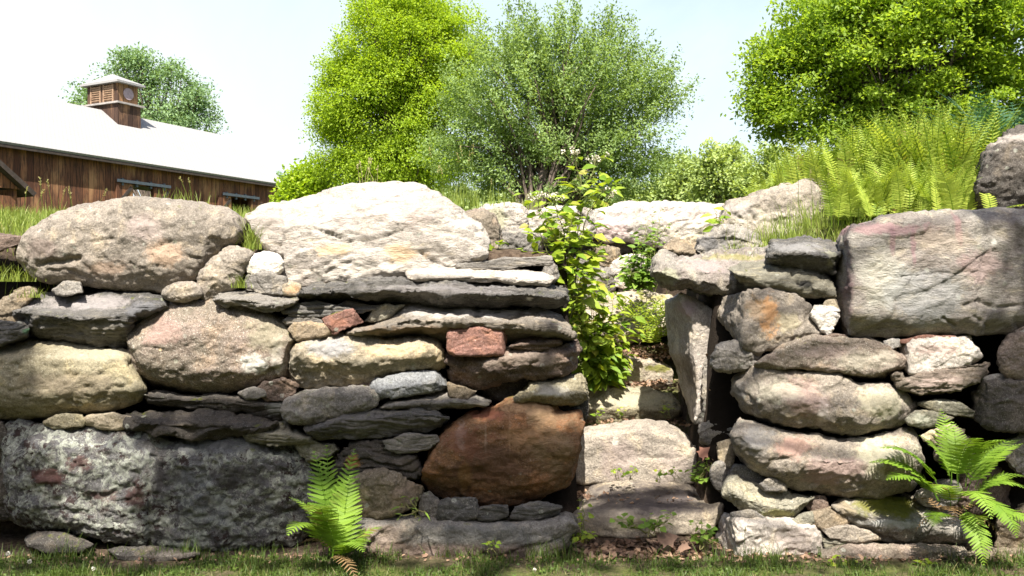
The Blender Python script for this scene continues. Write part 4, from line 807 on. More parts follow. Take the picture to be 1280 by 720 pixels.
# cupola
M_cup = M_board.copy(); M_cup.name = "dark cupola boards"
for nd_ in M_cup.node_tree.nodes:
    if nd_.type == 'MIX' and not nd_.inputs[6].is_linked: nd_.inputs[6].default_value = (.05, .03, .022, 1); nd_.inputs[7].default_value = (.13, .075, .048, 1)
CS = -6.9
cz = RZ
g = Geo(); hu, hs = 1.12, .62                           # half sizes across and along the ridge
cc = bp(CS, -HW, 0)
def cb(g, z0, z1, a, b): g.box(cc + UZ * (z0 + z1) / 2, bn * a, bd * b, UZ * (z1 - z0) / 2)
cb(g, cz - .95, cz + .30, hu, hs); cb(g, cz + .38, cz + 1.26, hu - .1, hs - .08)
cup = g.build("cupola", M_cup, barn, origin=cc + UZ * cz)
g = Geo(); cb(g, cz + .30, cz + .38, hu + .12, hs + .12); g.build("ledge", plain_mat("pale ledge", (.34, .31, .29)), cup, origin=cc + UZ * cz)
g = Geo()
ap = cc + UZ * (cz + 1.85); zz = cz + 1.24; ov = .14
cr = [cc + bn * (i * (hu + ov)) + bd * (j * (hs + ov)) + UZ * zz for i, j in ((-1, -1), (1, -1), (1, 1), (-1, 1))]
top = [p + UZ * .09 for p in cr]
g.add(np.array(cr + top), [[0, 1, 2, 3], [0, 1, 5, 4], [1, 2, 6, 5], [2, 3, 7, 6], [3, 0, 4, 7]])
g.add(np.array(top + [ap]), [[0, 1, 4], [1, 2, 4], [2, 3, 4], [3, 0, 4]])
g.build("cupola_roof", M_shingle, cup, origin=cc + UZ * zz)
M_slat = plain_mat("louvre wood", (.30, .20, .13), (.18, .11, .07))
for cx in (-.42, .42):
    g = Geo()
    f = cc + bn * cx - bd * (hs - .08 + .02) + UZ * (cz + .82)
    for i in range(7): g.box(f + UZ * (-.30 + i * .1), bn * .27, -bd * .02 + UZ * .025, UZ * .02)
    for q in (-.31, .31): g.box(f + bn * q, bn * .04, bd * .03, UZ * .40)
    g.build("louvre", M_slat, cup, origin=f)
f = cc + bn * (hu - .1 + .02) + UZ * (cz + .82)
th = np.arange(24) * 2 * math.pi / 24
g = Geo(); g.prism([f + bd * (.27 * math.cos(a)) + UZ * (.27 * math.sin(a)) for a in th], bn * .03)
g.build("round_plaque", plain_mat("lilac grey plaque", (.34, .27, .29), (.25, .19, .21)), cup, origin=f)

# low gabled shed standing off the barn's long wall at the left edge
shed = empty("shed", bp(-18.3, 1.5, 1.9)); tag(shed, "small gabled board shed at the left edge, in front of the long barn", "shed")
g = Geo(); K0, KA, WF = -15.9, -18.3, 3.0
ZE, ZA = 4.80, 6.62
g.prism([bp(K0, WF, ZE), bp(KA, WF, ZA), bp(2 * KA - K0, WF, ZE)], -bn * .1)
wall_rect(g, K0 - .12, K0 - .02, 1.9, ZE, WF - .12, 2.6)
wall_rect(g, K0 - .75, K0 - .12, 1.9, ZE - .25, WF - .02, .1)
wall_rect(g, 2 * KA - K0 + .02, 2 * KA - K0 + 2.2, 1.9, ZE - .03, WF - .02, .1)
wall_rect(g, 2 * KA - K0 + .02, K0 - .12, 1.9, ZE - .03, .4, .1)
g.build("wall", M_board, shed, origin=bp(KA, WF, 1.9))
g = Geo()
for sg in (1, -1):
    e_ = bp(KA + sg * (K0 + .32 - KA), WF + .28, ZE - .22); a_ = bp(KA + sg * .002, WF + .28, ZA + .02)
    nn = np.cross(e_ - a_, bn); nn = nrm(nn[None])[0]; nn = nn if nn[2] > 0 else -nn
    g.prism([a_, e_, e_ - bn * 3.0, a_ - bn * 3.0], nn * .16)
g.build("roof", M_trim, shed, origin=bp(KA, WF, ZA))

# ------------------------------------------------------------------ trees
def tree(name, label, cat, base, lobes, ncl, per, L, mat, bark, trunk_r, crad=.45, tmpl=LEAF_DIAMOND, flat=.55, up=.75, shoots=0, group=None, trunk_h=1.2, seed=1, stems=1, gap=.0, wd=.62, surf=.45, droop=.2):
    """lobes: ellipsoids (centre, radii) the crown fills; ncl leaf sprays of per leaves each on limbs from the trunk."""
    rg = np.random.default_rng(seed)
    root = empty(name, base); tag(root, label, cat, group)
    base = np.array(base, float)
    vol = np.array([r[0] * r[1] * r[2] for _, r in lobes]); vol = vol ** .75 / (vol ** .75).sum()
    C = []
    while len(C) < ncl:
        i = rg.choice(len(lobes), p=vol); c, r = lobes[i]
        v = nrm(rg.normal(size=(1, 3)))[0] * rg.uniform(0, 1) ** surf
        p = np.array(c) + v * np.array(r)
        if gap and perlin((p[None] * 1.1 + seed * 3.3) / max(.6, crad * 1.6))[0] < -.35 + gap * rg.uniform(-.2, .6): continue
        C.append(p)
    C = np.array(C)
    cen = np.array([np.array(c) for c, _ in lobes]).mean(0)
    out = nrm(C - (cen - np.array([0, 0, .5])))
    g = Geo(); n = ncl * per
    ci = np.repeat(np.arange(ncl), per)
    size = rg.uniform(.55, 1.35, ncl)[ci]
    if shoots:
        tt = rg.uniform(-.5, 1, n)[:, None]
        ax_ = nrm(out + np.array([0, 0, .9]) * rg.uniform(.2, 1.0, (ncl, 1)) + rg.normal(scale=.3, size=(ncl, 3)))[ci]
        P = C[ci] + ax_ * tt * crad * shoots * size[:, None] + np.clip(rg.normal(size=(n, 3)), -1.6, 1.6) * crad * .17
    else:
        G = np.clip(rg.normal(size=(n, 3)), -1.7, 1.7) * np.array([1, 1, flat]) * crad * .55 * size[:, None]
        G[:, 2] -= .25 * (G[:, 0] ** 2 + G[:, 1] ** 2) / crad
        P = C[ci] + G
    A = nrm(out[ci] * .6 + rg.normal(scale=.7, size=(n, 3)) - np.array([0, 0, droop]))
    N = nrm(np.array([0, 0, up]) + out[ci] * .4 + rg.normal(scale=.42, size=(n, 3)))
    clr = rg.uniform(0, 1, ncl)[ci]
    leaves(g, P, A, N, L * rg.uniform(.6, 1.25, n), L * wd * rg.uniform(.8, 1.2, n), tmpl, np.clip(.55 * clr + .45 * rg.uniform(0, 1, n), 0, 1))
    g.build("crown", mat, root, origin=cen)
    g = Geo()
    forks = []
    for s in range(stems):
        off = np.array([rg.normal(scale=.12 * (stems > 1)), rg.normal(scale=.12 * (stems > 1)), 0])
        tip = base + np.array([0, 0, trunk_h]) + (np.array([rg.normal(scale=.5), rg.normal(scale=.4), 0]) if stems > 1 else 0)
        topc = cen * .75 + C[rg.integers(ncl)] * .25 + np.array([0, 0, .3])
        pts = [base + off - np.array([0, 0, .3]), base + off + (tip - base) * .5, tip, (tip + topc) / 2 + rg.normal(scale=.15, size=3), topc]
        g.tube(pts, np.array([1.25, 1., .85, .55, .2]) * trunk_r, 8)
        forks += [tip, (tip + topc) / 2]
    for i in rg.choice(ncl, min(ncl, 110), replace=False):
        f = forks[rg.integers(len(forks))]
        m1 = f + (C[i] - f) * .35 + np.array([0, 0, -.05 + .12 * np.linalg.norm(C[i] - f)]) + rg.normal(scale=.08, size=3)
        m2 = f + (C[i] - f) * .7 + np.array([0, 0, .08 * np.linalg.norm(C[i] - f)]) + rg.normal(scale=.08, size=3)
        g.tube([f, m1, m2, C[i]], np.array([.30, .2, .12, .04]) * trunk_r, 5)
    g.build("trunk", bark, root, smooth=True, origin=base)
    return root
def lobe(px, py, rx, ry, Y, dz=1.):
    return (at(px, py, Y), (rx / FPX * Y, (rx + ry) * .5 / FPX * Y * dz, ry / FPX * Y))
BARK = bark_mat("grey brown bark", (.13, .10, .08), (.06, .048, .04))
M_maple = leaf_mat("yellow green maple leaves", (.19, .29, .02), (.38, .51, .04), .58)
M_apple = leaf_mat("grey green apple leaves", (.15, .23, .07), (.30, .41, .15), .5, .5)
M_oak = leaf_mat("blue green oak leaves", (.13, .22, .10), (.25, .36, .17), .4, .5)
M_dmap = leaf_mat("green maple leaves", (.12, .22, .025), (.38, .50, .06), .58)
M_far = leaf_mat("pale green far leaves", (.22, .30, .10), (.38, .46, .15), .45)
tree("maple_tree", "bright yellow green maple tree standing behind the giant pale boulder", "tree", (at(505, 300, 28).x, 28, 2.0),
     [lobe(500, 60, 80, 75, 28), lobe(490, 130, 98, 60, 28), lobe(440, 90, 45, 40, 28), lobe(425, 145, 34, 40, 28), lobe(560, 70, 55, 70, 28), lobe(500, 10, 55, 40, 28), lobe(450, 200, 58, 40, 28), lobe(520, 200, 70, 45, 28), lobe(540, 20, 40, 30, 28)],
     1150, 160, .088, M_maple, BARK, .22, .50, flat=.6, gap=.45, seed=5, trunk_h=1.5)
tree("apple_tree", "grey green apple tree with upright shoots, right of the yellow green maple", "tree", (at(700, 300, 18).x, 18, 2.05),
     [lobe(690, 120, 140, 80, 18), lobe(640, 160, 95, 60, 18), lobe(760, 150, 90, 70, 18), lobe(710, 80, 95, 60, 18), lobe(660, 60, 40, 45, 18), lobe(600, 190, 65, 40, 18), lobe(800, 120, 55, 45, 18), lobe(740, 190, 90, 40, 18), lobe(655, 215, 85, 25, 18), lobe(780, 215, 55, 25, 18), lobe(690, 238, 120, 16, 18)],
     1150, 90, .072, M_apple, BARK, .16, .36, shoots=1.35, gap=.4, seed=8, stems=4, trunk_h=.5, wd=.5, surf=.36)
tree("maple_tree", "wide dark green maple tree filling the sky behind the fern bed", "tree", (at(1125, 300, 15).x, 15, 2.2),
     [lobe(1120, 40, 150, 90, 15), lobe(1010, 90, 70, 60, 15), lobe(1040, 20, 70, 50, 15), lobe(1230, 60, 110, 110, 15), lobe(1130, 130, 110, 45, 15), lobe(1180, -40, 160, 80, 15), lobe(1040, 140, 55, 40, 15), lobe(960, 120, 28, 32, 15), lobe(965, 70, 26, 24, 15), lobe(1280, 150, 60, 60, 15), lobe(990, -8, 22, 8, 15), lobe(1180, 185, 110, 45, 15), lobe(1065, 185, 60, 45, 15), lobe(985, 150, 40, 40, 15)],
     1150, 130, .080, M_dmap, BARK, .11, .36, flat=.4, gap=1.5, seed=14, trunk_h=1.0, stems=2)
tree("oak_tree", "round blue green tree rising behind the barn roof and cupola", "tree", (at(200, 300, 62).x, 62, 1.9),
     [lobe(165, 95, 40, 32, 62), lobe(200, 100, 45, 32, 62), lobe(120, 118, 32, 15, 62), lobe(245, 130, 35, 35, 62), lobe(220, 160, 50, 40, 62), lobe(150, 150, 60, 40, 62), lobe(180, 78, 18, 14, 62)],
     230, 120, .22, M_oak, BARK, .4, 1.0, gap=.4, seed=3, trunk_h=3)
for k, (px, py, rx, ry, Y, nm, lab, m, sd) in enumerate([
        (382, 232, 24, 26, 30, "shrub", "low yellow green shrub between the barn's far end and the yellow green maple", M_maple, 31),
        (351, 240, 12, 18, 60, "tree", "small far blue green tree just past the barn's far corner", M_oak, 32),
        (905, 215, 34, 42, 40, "tree", "pale pointed young tree in the gap between the apple tree and the wide maple", M_far, 33),
        (850, 225, 40, 32, 44, "tree", "pale feathery tree against the lower right of the apple tree", M_far, 34),
        (960, 220, 36, 38, 38, "tree", "pale tree behind the left end of the fern bed", M_far, 35),
        (1010, 240, 40, 40, 36, "tree", "dull green tree in shade under the wide maple, behind the ferns", M_dmap, 36)]):
    lb = [lobe(px, py, rx, ry, Y), lobe(px - rx * .5, py + ry * .6, rx * .7, ry * .6, Y), lobe(px + rx * .5, py + ry * .6, rx * .7, ry * .6, Y)]
    if sd == 33: lb += [lobe(892, 185, 9, 22, Y), lobe(897, 205, 16, 25, Y)]
    tree(nm, lab, "shrub" if nm == "shrub" else "tree", (at(px, 300, Y).x, Y, 2.0), lb, 130, 75, .0042 * Y + .03, m, BARK, .1, .016 * Y, gap=.4, seed=sd, trunk_h=.8)
t_far = leaf_mat("far wood leaves", (.20, .27, .10), (.34, .42, .16), .45)
g = Geo(); rg = np.random.default_rng(77)
n = 60000
fx = rg.uniform(-70, 75, n); cl = perlin(np.stack([fx * .16, fx * 0, fx * 0 + 4], 1))
fz = 2.0 + (9.2 + 2.2 * cl + 1.2 * perlin(np.stack([fx * .5, fx * 0 + 9, fx * 0], 1))) * rg.uniform(0, 1, n) ** .55
fy = 85 + rg.normal(scale=2.2, size=n)
ok = ~((fx < -25) & (fz > 8.5))
P = np.stack([fx, fy, fz], 1)[ok]; n = len(P)
leaves(g, P, rg.normal(size=(n, 3)), np.array([0, -.3, 1.]) + rg.normal(scale=.6, size=(n, 3)), .62 * rg.uniform(.6, 1.2, n), .45, LEAF_DIAMOND, rg.uniform(0, 1, n))
tag(g.build("far_wood", t_far, origin=(0, 85, 1.9)), "far edge of pale green woods behind the field", "woods", kind='stuff')

# the tree behind the viewer whose shade dapples the foot of the wall; leaf sprays set to fit that shade
shade = [(5, 470, 28, 70, 1.), (-40, 520, 60, 160, 1.), (25, 620, 45, 60, .9), (255, 530, 95, 34, 1.), (285, 600, 88, 60, 1.), (235, 640, 60, 50, .95), (440, 545, 95, 28, .85), (480, 580, 60, 28, .8), (295, 660, 55, 28, .9), (170, 712, 110, 20, .65), (60, 700, 80, 22, .8), (565, 600, 40, 45, .9), (640, 585, 92, 48, .85), (600, 672, 110, 26, .95), (545, 712, 80, 14, .5),
         (1302, 362, 55, 80, 1.2), (1280, 500, 60, 70, 1.3), (1290, 600, 30, 50, .6), (1285, 215, 66, 42, 1.3), (1265, 130, 40, 45, .8), (815, 655, 70, 16, .8), (800, 712, 80, 14, .8), (330, 712, 90, 12, .5), (1000, 716, 90, 10, .6), (1150, 700, 50, 14, .4), (800, 622, 75, 18, .9), (330, 490, 40, 18, .7), (420, 500, 50, 12, .4)]
M_shade = leaf_mat("shade tree leaves", (.04, .085, .014), (.10, .16, .02), .15)
rg = np.random.default_rng(5)
g = Geo(); tw = Geo(); S = np.array(SUN)
tb = np.array([-3.2, -4.6, 0.]); tc = np.array([0., -1.3, 9.2])
for (px, py, rx, ry, dn) in shade:
    c0 = np.array(at(px, py, 4.95 if py < 690 else 4.75))
    u = np.array([1., 0, 0]); v = np.array([0, 0, 1.])
    k = 4.95 / FPX; area = math.pi * rx * ry * k * k
    n = int(area * dn * 2.3 / .0062) + 12
    rr = np.sqrt(rg.uniform(0, 1.15, n)); an = rg.uniform(0, 2 * math.pi, n)
    tt = rg.uniform(9.6, 11.2) + rg.normal(scale=.35, size=n)
    P = c0 + (rr * np.cos(an) * rx * k)[:, None] * u + (rr * np.sin(an) * ry * k)[:, None] * v + tt[:, None] * S
    leaves(g, P, rg.normal(size=(n, 3)) * (1, 1, .5), S + rg.normal(scale=.5, size=(n, 3)), .13 * rg.uniform(.7, 1.2, n), .095, LEAF_DIAMOND, rg.uniform(0, 1, n))
    m = P.mean(0); tw.tube([tc + rg.normal(scale=.2, size=3), tc + (m - tc) * .5 + (0, 0, .3), m], [.05, .035, .012], 5)
root = empty("shade_tree", tb); tag(root, "leafy tree behind the viewer, dappling the foot of the wall with shade", "tree")
g.build("crown", M_shade, root, origin=tc)
tw.tube([tb - (0, 0, .3), tb + (.2, .4, 3), tb + (1.4, 1.8, 6.2), tc], [.24, .19, .13, .06], 10)
tw.build("trunk", BARK, root, smooth=True, origin=tb)

M_rear = leaf_mat("woods behind leaves", (.04, .075, .016), (.08, .13, .03), .15)  # unseen trees, added to hold sky light off the wall
for k, (x_, y_, r_, h_) in enumerate([(-9, -9, 4., 5.2), (-2.5, -12, 4.4, 5.6), (4.5, -11, 4.2, 5.4), (10.5, -8, 4., 5.0), (-15, -5, 4., 5.), (16, -4, 4., 5.)]):
    tree("rear_tree", "leafy tree at the edge of the woods behind the viewer", "tree", (x_, y_, 0), [((x_, y_, h_), (r_, r_ * .8, 4.6)), ((x_ + 1.5, y_ + .4, 3.0), (r_ * .8, r_ * .7, 2.8))], 210, 40, .42, M_rear, BARK, .22, 1.0, seed=90 + k, trunk_h=2, group="trees at the edge of the woods behind the viewer")

# ------------------------------------------------------------------ ferns
def frond(geo, base, yaw, L, W, a0, a1, npair=18, teeth=7, rg=RNG, r0=0., stalk=.15, wf=.5):
    """A fern frond: arching stalk with toothed leaflets either side. a0/a1 start and end angle above the horizon."""
    T = np.linspace(0, 1, npair + 1); ang = a0 + (a1 - a0) * T ** 1.3
    dl = L / npair
    hx = np.concatenate([[0], np.cumsum(np.cos(ang[:-1]) * dl)]); hz = np.concatenate([[0], np.cumsum(np.sin(ang[:-1]) * dl)])
    f = np.array([math.cos(yaw), math.sin(yaw), 0]); s = np.array([-math.sin(yaw), math.cos(yaw), 0])
    C = np.array(base)[None] + hx[:, None] * f + hz[:, None] * UZ
    C = C + s * (rg.uniform(-.12, .12) * L * T ** 2)[:, None]
    geo.tube(C[::2] if npair % 2 == 0 else C, np.linspace(.004, .0012, len(C[::2]) if npair % 2 == 0 else len(C)) * (L / .6), 4)
    rn = rg.uniform(0, 1) * .75
    tan = nrm(np.gradient(C, axis=0)); nor = nrm(np.cross(tan, s[None]))
    nor = np.where(nor[:, 2:3] < 0, -nor, nor)
    tmplV = []; tmplF = []
    # one leaflet: centre line with alternating teeth, unit length along x, half width .11
    k = 0
    for j in range(teeth):
        x0, x1 = j / teeth, (j + 1.25) / teeth
        h = (.20 * (1 - (j / teeth) ** 1.5) + .025)
        for sg in (1, -1):
            tmplV += [[x0, 0, 0], [x0 + .45 / teeth, sg * h * .8, .012], [min(1, x1 + .25 / teeth), sg * h, -.008], [min(1, x0 + 1.05 / teeth), 0, 0]]
            tmplF.append([k, k + 1, k + 2, k + 3]); k += 4
    TV, TF = np.array(tmplV), np.array(tmplF)
    P = []; A = []; N = []; LL = []; WW = []
    for i in range(1, npair + 1):
        t_ = i / npair
        if t_ < stalk: continue
        q = (t_ - stalk) / (1 - stalk)
        w = W * (math.sin(math.pi * min(1, q * .78 + .20)) ** .9) * (1 - .25 * q) + .004
        for sg in (1, -1):
            P.append(C[i]); A.append(s * sg + tan[i] * (.35 + .35 * q) - UZ * .12 + rg.normal(scale=.05, size=3)); N.append(nor[i] + rg.normal(scale=.10, size=3)); LL.append(w); WW.append(wf * max(w, .3 * W))
    n = len(P)
    leaves(geo, P, np.array(A), np.array(N), np.array(LL), np.array(WW), (TV, TF), np.clip(rn + rg.uniform(0, .3, n), 0, 1))

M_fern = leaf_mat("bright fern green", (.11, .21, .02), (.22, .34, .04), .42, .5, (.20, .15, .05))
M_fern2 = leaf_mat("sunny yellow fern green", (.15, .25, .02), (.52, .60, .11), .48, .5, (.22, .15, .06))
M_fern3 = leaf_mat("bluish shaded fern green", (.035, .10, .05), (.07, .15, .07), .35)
M_dead = leaf_mat("withered fern brown", (.13, .08, .04), (.26, .17, .08), .25)
M_stem = plain_mat("brown green stems", (.13, .13, .05), (.09, .07, .035))

def fern(name, label, base, fr, mat, group=None, npair=18, teeth=7, seed=1, parts=True, cat="fern", dead=0):
    rg = np.random.default_rng(seed)
    if parts:
        root = empty(name, base); tag(root, label, cat, group)
        for (yaw, L, W, a0, a1, off) in fr:
            g = Geo(); b = np.array(base) + np.array(off); frond(g, b, R(yaw + rg.normal(scale=6)), L * rg.uniform(.85, 1.12), W, R(a0), R(a1), npair, teeth, rg, wf=.56); g.build("frond", mat, root, origin=b)
        for _ in range(dead):
            g = Geo(); frond(g, np.array(base) + (rg.normal(scale=.05), rg.normal(scale=.03) - .02, .04), rg.uniform(0, 6.3), rg.uniform(.2, .34), .05, R(rg.uniform(20, 60)), R(-70), 14, 5, rg, wf=.5); o = g.build("frond", M_dead, root, origin=base); o['label'] = "withered brown frond"
        return root
    g = Geo()
    for (yaw, L, W, a0, a1, off) in fr: frond(g, np.array(base) + np.array(off), R(yaw), L, W, R(a0), R(a1), npair, teeth, rg)
    return tag(g.build(name, mat, origin=base), label, cat, group)

b = at(418, 672, 4.62)
fern("fern", "bright green fern in the lawn against the dark lichen crusted block", (b.x, b.y, .06), [
    (120, .60, .11, 86, 62, (-.05, .12, 0)), (135, .56, .10, 80, 50, (-.03, .1, 0)), (60, .54, .11, 80, 52, (.0, .02, 0)), (75, .46, .11, 84, 60, (.04, -.02, 0)), (-85, .42, .10, 80, -25, (-.04, -.02, .12)), (175, .42, .07, 70, 10, (-.02, .1, .05)),
    (-120, .38, .11, 78, -40, (-.06, .02, .05)), (-60, .34, .09, 62, -30, (.03, 0, 0)), (-20, .30, .08, 70, -20, (.02, .02, 0)), (75, .44, .10, 72, 30, (.0, -.06, .04)), (-95, .40, .10, 86, 15, (0, -.02, .02)), (30, .30, .08, 60, -10, (.03, .02, 0))], M_fern, seed=2, npair=22, dead=4)
b = at(1205, 640, 4.68)
fern("fern", "big bright green fern growing from the lower right of the wall by the mossy stone", (b.x, b.y + .12, .22), [
    (176, 0.450, 0.150, 72, -12, (-.06, .02, .16)), (168, 0.414, 0.150, 66, -22, (-.08, .0, .12)), (186, 0.378, 0.130, 60, -30, (-.08, -.02, .12)), (-100, 0.414, 0.098, 84, 0, (.02, -.02, .2)), (-70, 0.432, 0.098, 84, -10, (.06, -.02, .2)), (-120, 0.324, 0.082, 74, -40, (-.03, -.04, .08)),
    (-90, 0.360, 0.090, 50, -70, (.0, -.05, .12)), (-95, 0.378, 0.082, -20, -84, (.0, -.10, .12)), (-80, 0.324, 0.082, 10, -80, (.10, -.08, .15)), (15, 0.414, 0.098, 76, 0, (.08, 0, .16)), (0, 0.378, 0.098, 66, -20, (.08, -.02, .1)), (-10, 0.414, 0.098, 70, 10, (.1, -.04, .2)), (110, 0.414, 0.090, 88, 45, (.02, .05, .2)), (85, 0.396, 0.090, 90, 60, (.05, .05, .2)), (-45, 0.396, 0.098, 72, -40, (.08, -.04, .1)), (-140, 0.288, 0.082, 50, -60, (-.05, -.05, .02)), (-60, 0.342, 0.090, 40, -60, (.10, -.08, .05)), (-100, 0.306, 0.082, 60, -50, (.05, -.08, .0)), (150, 0.360, 0.090, 86, 20, (0, .02, .2))], M_fern, seed=4, npair=22, teeth=7, dead=6)
FB = "ferns in the bed on top of the right wall"
rg = np.random.default_rng(19)
spots_f = [(975, 262, 7.6, .52), (1000, 262, 7.3, .62), (1028, 268, 7.0, .72), (1058, 268, 6.9, .78), (1085, 272, 6.7, .82), (1112, 270, 6.6, .86), (1140, 268, 6.5, .88), (1168, 266, 6.4, .90), (1195, 262, 6.5, .95), (1215, 262, 6.7, 1.0), (1100, 245, 7.4, .9), (1150, 245, 7.3, .95), (1190, 240, 7.4, 1.0), (1050, 255, 7.7, .8), (1065, 282, 6.1, .5), (1110, 280, 6.05, .55), (1155, 276, 6.0, .55), (1195, 274, 6.0, .55)]
for i, (px, py, Y, L) in enumerate(spots_f):
    b = at(px, py, Y); b = (b.x, b.y, float(gz(b.x, b.y)[0]) - .02)
    fr = [(rg.uniform(0, 360), .84 * L * rg.uniform(.75, 1.12), .072 * rg.uniform(.7, 1.25), rg.uniform(74, 92), rg.uniform(20, 74), (rg.normal(scale=.12), rg.normal(scale=.11), 0)) for _ in range(36)]
    lab = "tall yellow green fern in the dense sunlit fern bed on top of the right wall"
    fern("fern", lab, b, fr, M_fern2, FB, 28, 5, 40 + i, parts=False)
for i, (px, Y) in enumerate([(1252, 6.9), (1278, 6.8), (1240, 7.3)]):
    b = at(px, 260, Y); b = (b.x, b.y, float(gz(b.x, b.y)[0]))
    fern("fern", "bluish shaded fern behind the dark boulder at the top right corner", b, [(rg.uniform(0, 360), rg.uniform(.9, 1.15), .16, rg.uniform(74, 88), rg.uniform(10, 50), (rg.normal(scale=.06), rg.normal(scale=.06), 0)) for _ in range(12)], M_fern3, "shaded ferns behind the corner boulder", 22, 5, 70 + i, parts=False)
b = at(1232, 268, 5.3)
fern("fern", "single fern frond lying flat along the top edge of the huge purple stained block", tuple(b), [(8, .42, .06, 22, -12, (0, 0, 0))], M_fern2, seed=9)

# ------------------------------------------------------------------ leafy weeds
M_weed = leaf_mat("bright weed leaves", (.12, .22, .018), (.36, .44, .045), .42, .5, (.30, .26, .06))
M_weed2 = leaf_mat("green shrub leaves", (.10, .19, .022), (.22, .33, .055), .38)
M_stalk = plain_mat("green weed stalks", (.16, .19, .05), (.12, .10, .045))
M_flower = plain_mat("cream flower heads", (.62, .58, .46), (.48, .44, .34))
def weed(name, label, cat, base, stems, L, mat, per=14, wd=.5, tmpl=LEAF_FOLD, spread=.05, start=.15, group=None, seed=1, flowers=0, stalk_r=.004, droop=.35, ex=0):
    """stems: lists of points the stalks run through; leaves grow along them on short stalks."""
    rg = np.random.default_rng(seed)
    root = empty(name, base); tag(root, label, cat, group)
    gs, gl, gf = Geo(), Geo(), Geo()
    for pts in stems:
        pts = np.array(pts, float)
        tt = np.linspace(0, 1, len(pts)); q = np.linspace(0, 1, 9)
        C = np.stack([np.interp(q, tt, pts[:, i]) for i in range(3)], 1); C[1:-1] += rg.normal(scale=.006, size=(7, 3))
        gs.tube(C, np.linspace(stalk_r, stalk_r * .35, 9), 5)
        n = per + ex
        u = np.sort(rg.uniform(start, 1, n)); P0 = np.stack([np.interp(u, q, C[:, i]) for i in range(3)], 1)
        an = np.cumsum(rg.uniform(1.6, 2.8, n)); D = np.stack([np.cos(an), np.sin(an), rg.uniform(-.1, .6, n)], 1); D = nrm(D)
        st = spread * rg.uniform(.4, 1.4, n); P1 = P0 + D * st[:, None]
        for a, b_ in zip(P0, P1): gs.tube([a, (a + b_) / 2 + (0, 0, .006), b_], stalk_r * .3, 3)
        A = D - np.array([0, 0, droop]) * rg.uniform(.3, 1.4, n)[:, None]
        N = np.array([0, -.35, 1.]) + rg.normal(scale=.45, size=(n, 3))
        sz = L * rg.uniform(.55, 1.2, n) * (1.1 - .45 * u)
        leaves(gl, P1, A, N, sz, sz * wd * 1.25, tmpl, rg.uniform(0, 1, n))
        if flowers:
            m = flowers
            for _ in range(m):
                p = C[-1] + rg.normal(scale=.03, size=3) * (1, 1, .4); gs.tube([C[-2], (C[-2] + p) / 2, p], .001, 3)
                v = rg.normal(size=(14, 3)); leaves(gf, p + .008 * nrm(v), v, rg.normal(size=(14, 3)), .012, .012, LEAF_DIAMOND, 0)
    gs.build("stem", M_stalk, root, origin=base); gl.build("foliage", mat, root, origin=base)
    if flowers: gf.build("blossom", M_flower, root, origin=base)
    return root
def A3(px, py, Y): return tuple(at(px, py, Y))
def fan(px, py, Y, tips, dy=.25, seed=3):
    rg = np.random.default_rng(seed); b = np.array(at(px, py, Y)); out = []
    for (tx, ty) in tips:
        e = np.array(at(tx, ty, Y + rg.uniform(-dy, dy) * .6)); m = b + (e - b) * .5 + np.array([0, rg.normal(scale=.04), .10 * np.linalg.norm(e - b)])
        out.append([b + rg.normal(scale=.02, size=3) * (1, 1, 0), m, e])
    return out
weed("weed", "tall branching weed with cream flower heads at the end of the left wall", "weed", A3(718, 360, 5.75),
     [[A3(718, 372, 5.75), A3(722, 300, 5.75), A3(728, 240, 5.7), A3(718, 190, 5.68)], [A3(716, 372, 5.75), A3(716, 300, 5.8), A3(734, 240, 5.78), A3(745, 196, 5.8)], [A3(722, 330, 5.7), A3(735, 270, 5.65), A3(752, 238, 5.6), A3(762, 240, 5.55)], [A3(715, 330, 5.7), A3(700, 280, 5.7), A3(690, 245, 5.68)], [A3(715, 340, 5.7), A3(690, 290, 5.6), A3(669, 245, 5.6)]],
     .125, M_weed, per=30, wd=.55, spread=.07, seed=21, flowers=7, stalk_r=.005)
weed("weed", "leggy weed with heart shaped leaves leaning over the end of the left wall", "weed", A3(700, 400, 5.6),
     fan(706, 400, 5.6, [(680, 300), (700, 285), (735, 285), (750, 300), (672, 280), (715, 270), (740, 320)], seed=8), .12, M_weed, per=32, wd=.62, spread=.065, seed=22)
weed("weed", "dense mass of pointed yellow green leaves spilling down beside the end of the left wall", "weed", A3(735, 488, 6.5),
     fan(742, 484, 6.5, [(712, 330), (735, 330), (760, 345), (705, 370), (725, 365), (755, 375), (780, 395), (715, 400), (745, 400), (770, 420), (730, 425), (755, 440), (785, 440), (725, 455), (765, 465), (740, 350), (770, 365), (790, 410), (710, 345)], .35, 5), .15, M_weed, per=29, wd=.46, spread=.075, seed=23, start=.2, droop=.6)
weed("weed", "low leafy weed beside the left end of the third step", "weed", A3(750, 486, 6.48),
     fan(745, 486, 6.48, [(720, 440), (740, 430), (760, 440), (770, 470), (722, 465), (750, 460)], .15, 6), .12, M_weed2, per=24, wd=.5, spread=.05, seed=24, droop=.5)
weed("shrub", "small bushy green shrub in front of the long white block", "shrub", A3(800, 362, 7.1),
     fan(800, 362, 7.1, [(780, 330), (790, 310), (803, 298), (815, 308), (824, 325), (778, 345), (830, 345), (800, 325), (812, 335), (790, 340), (808, 285), (797, 318), (818, 350), (785, 320)], .3, 7), .085, M_weed2, per=34, wd=.5, spread=.05, seed=25, start=.1)
weed("weed", "thin spindly weed with small leaves in front of the long white block", "weed", A3(822, 318, 7.3), fan(818, 325, 7.3, [(826, 262), (815, 270), (835, 280), (806, 280), (822, 285)], .2, 9), .05, M_weed2, per=12, seed=26, spread=.03)
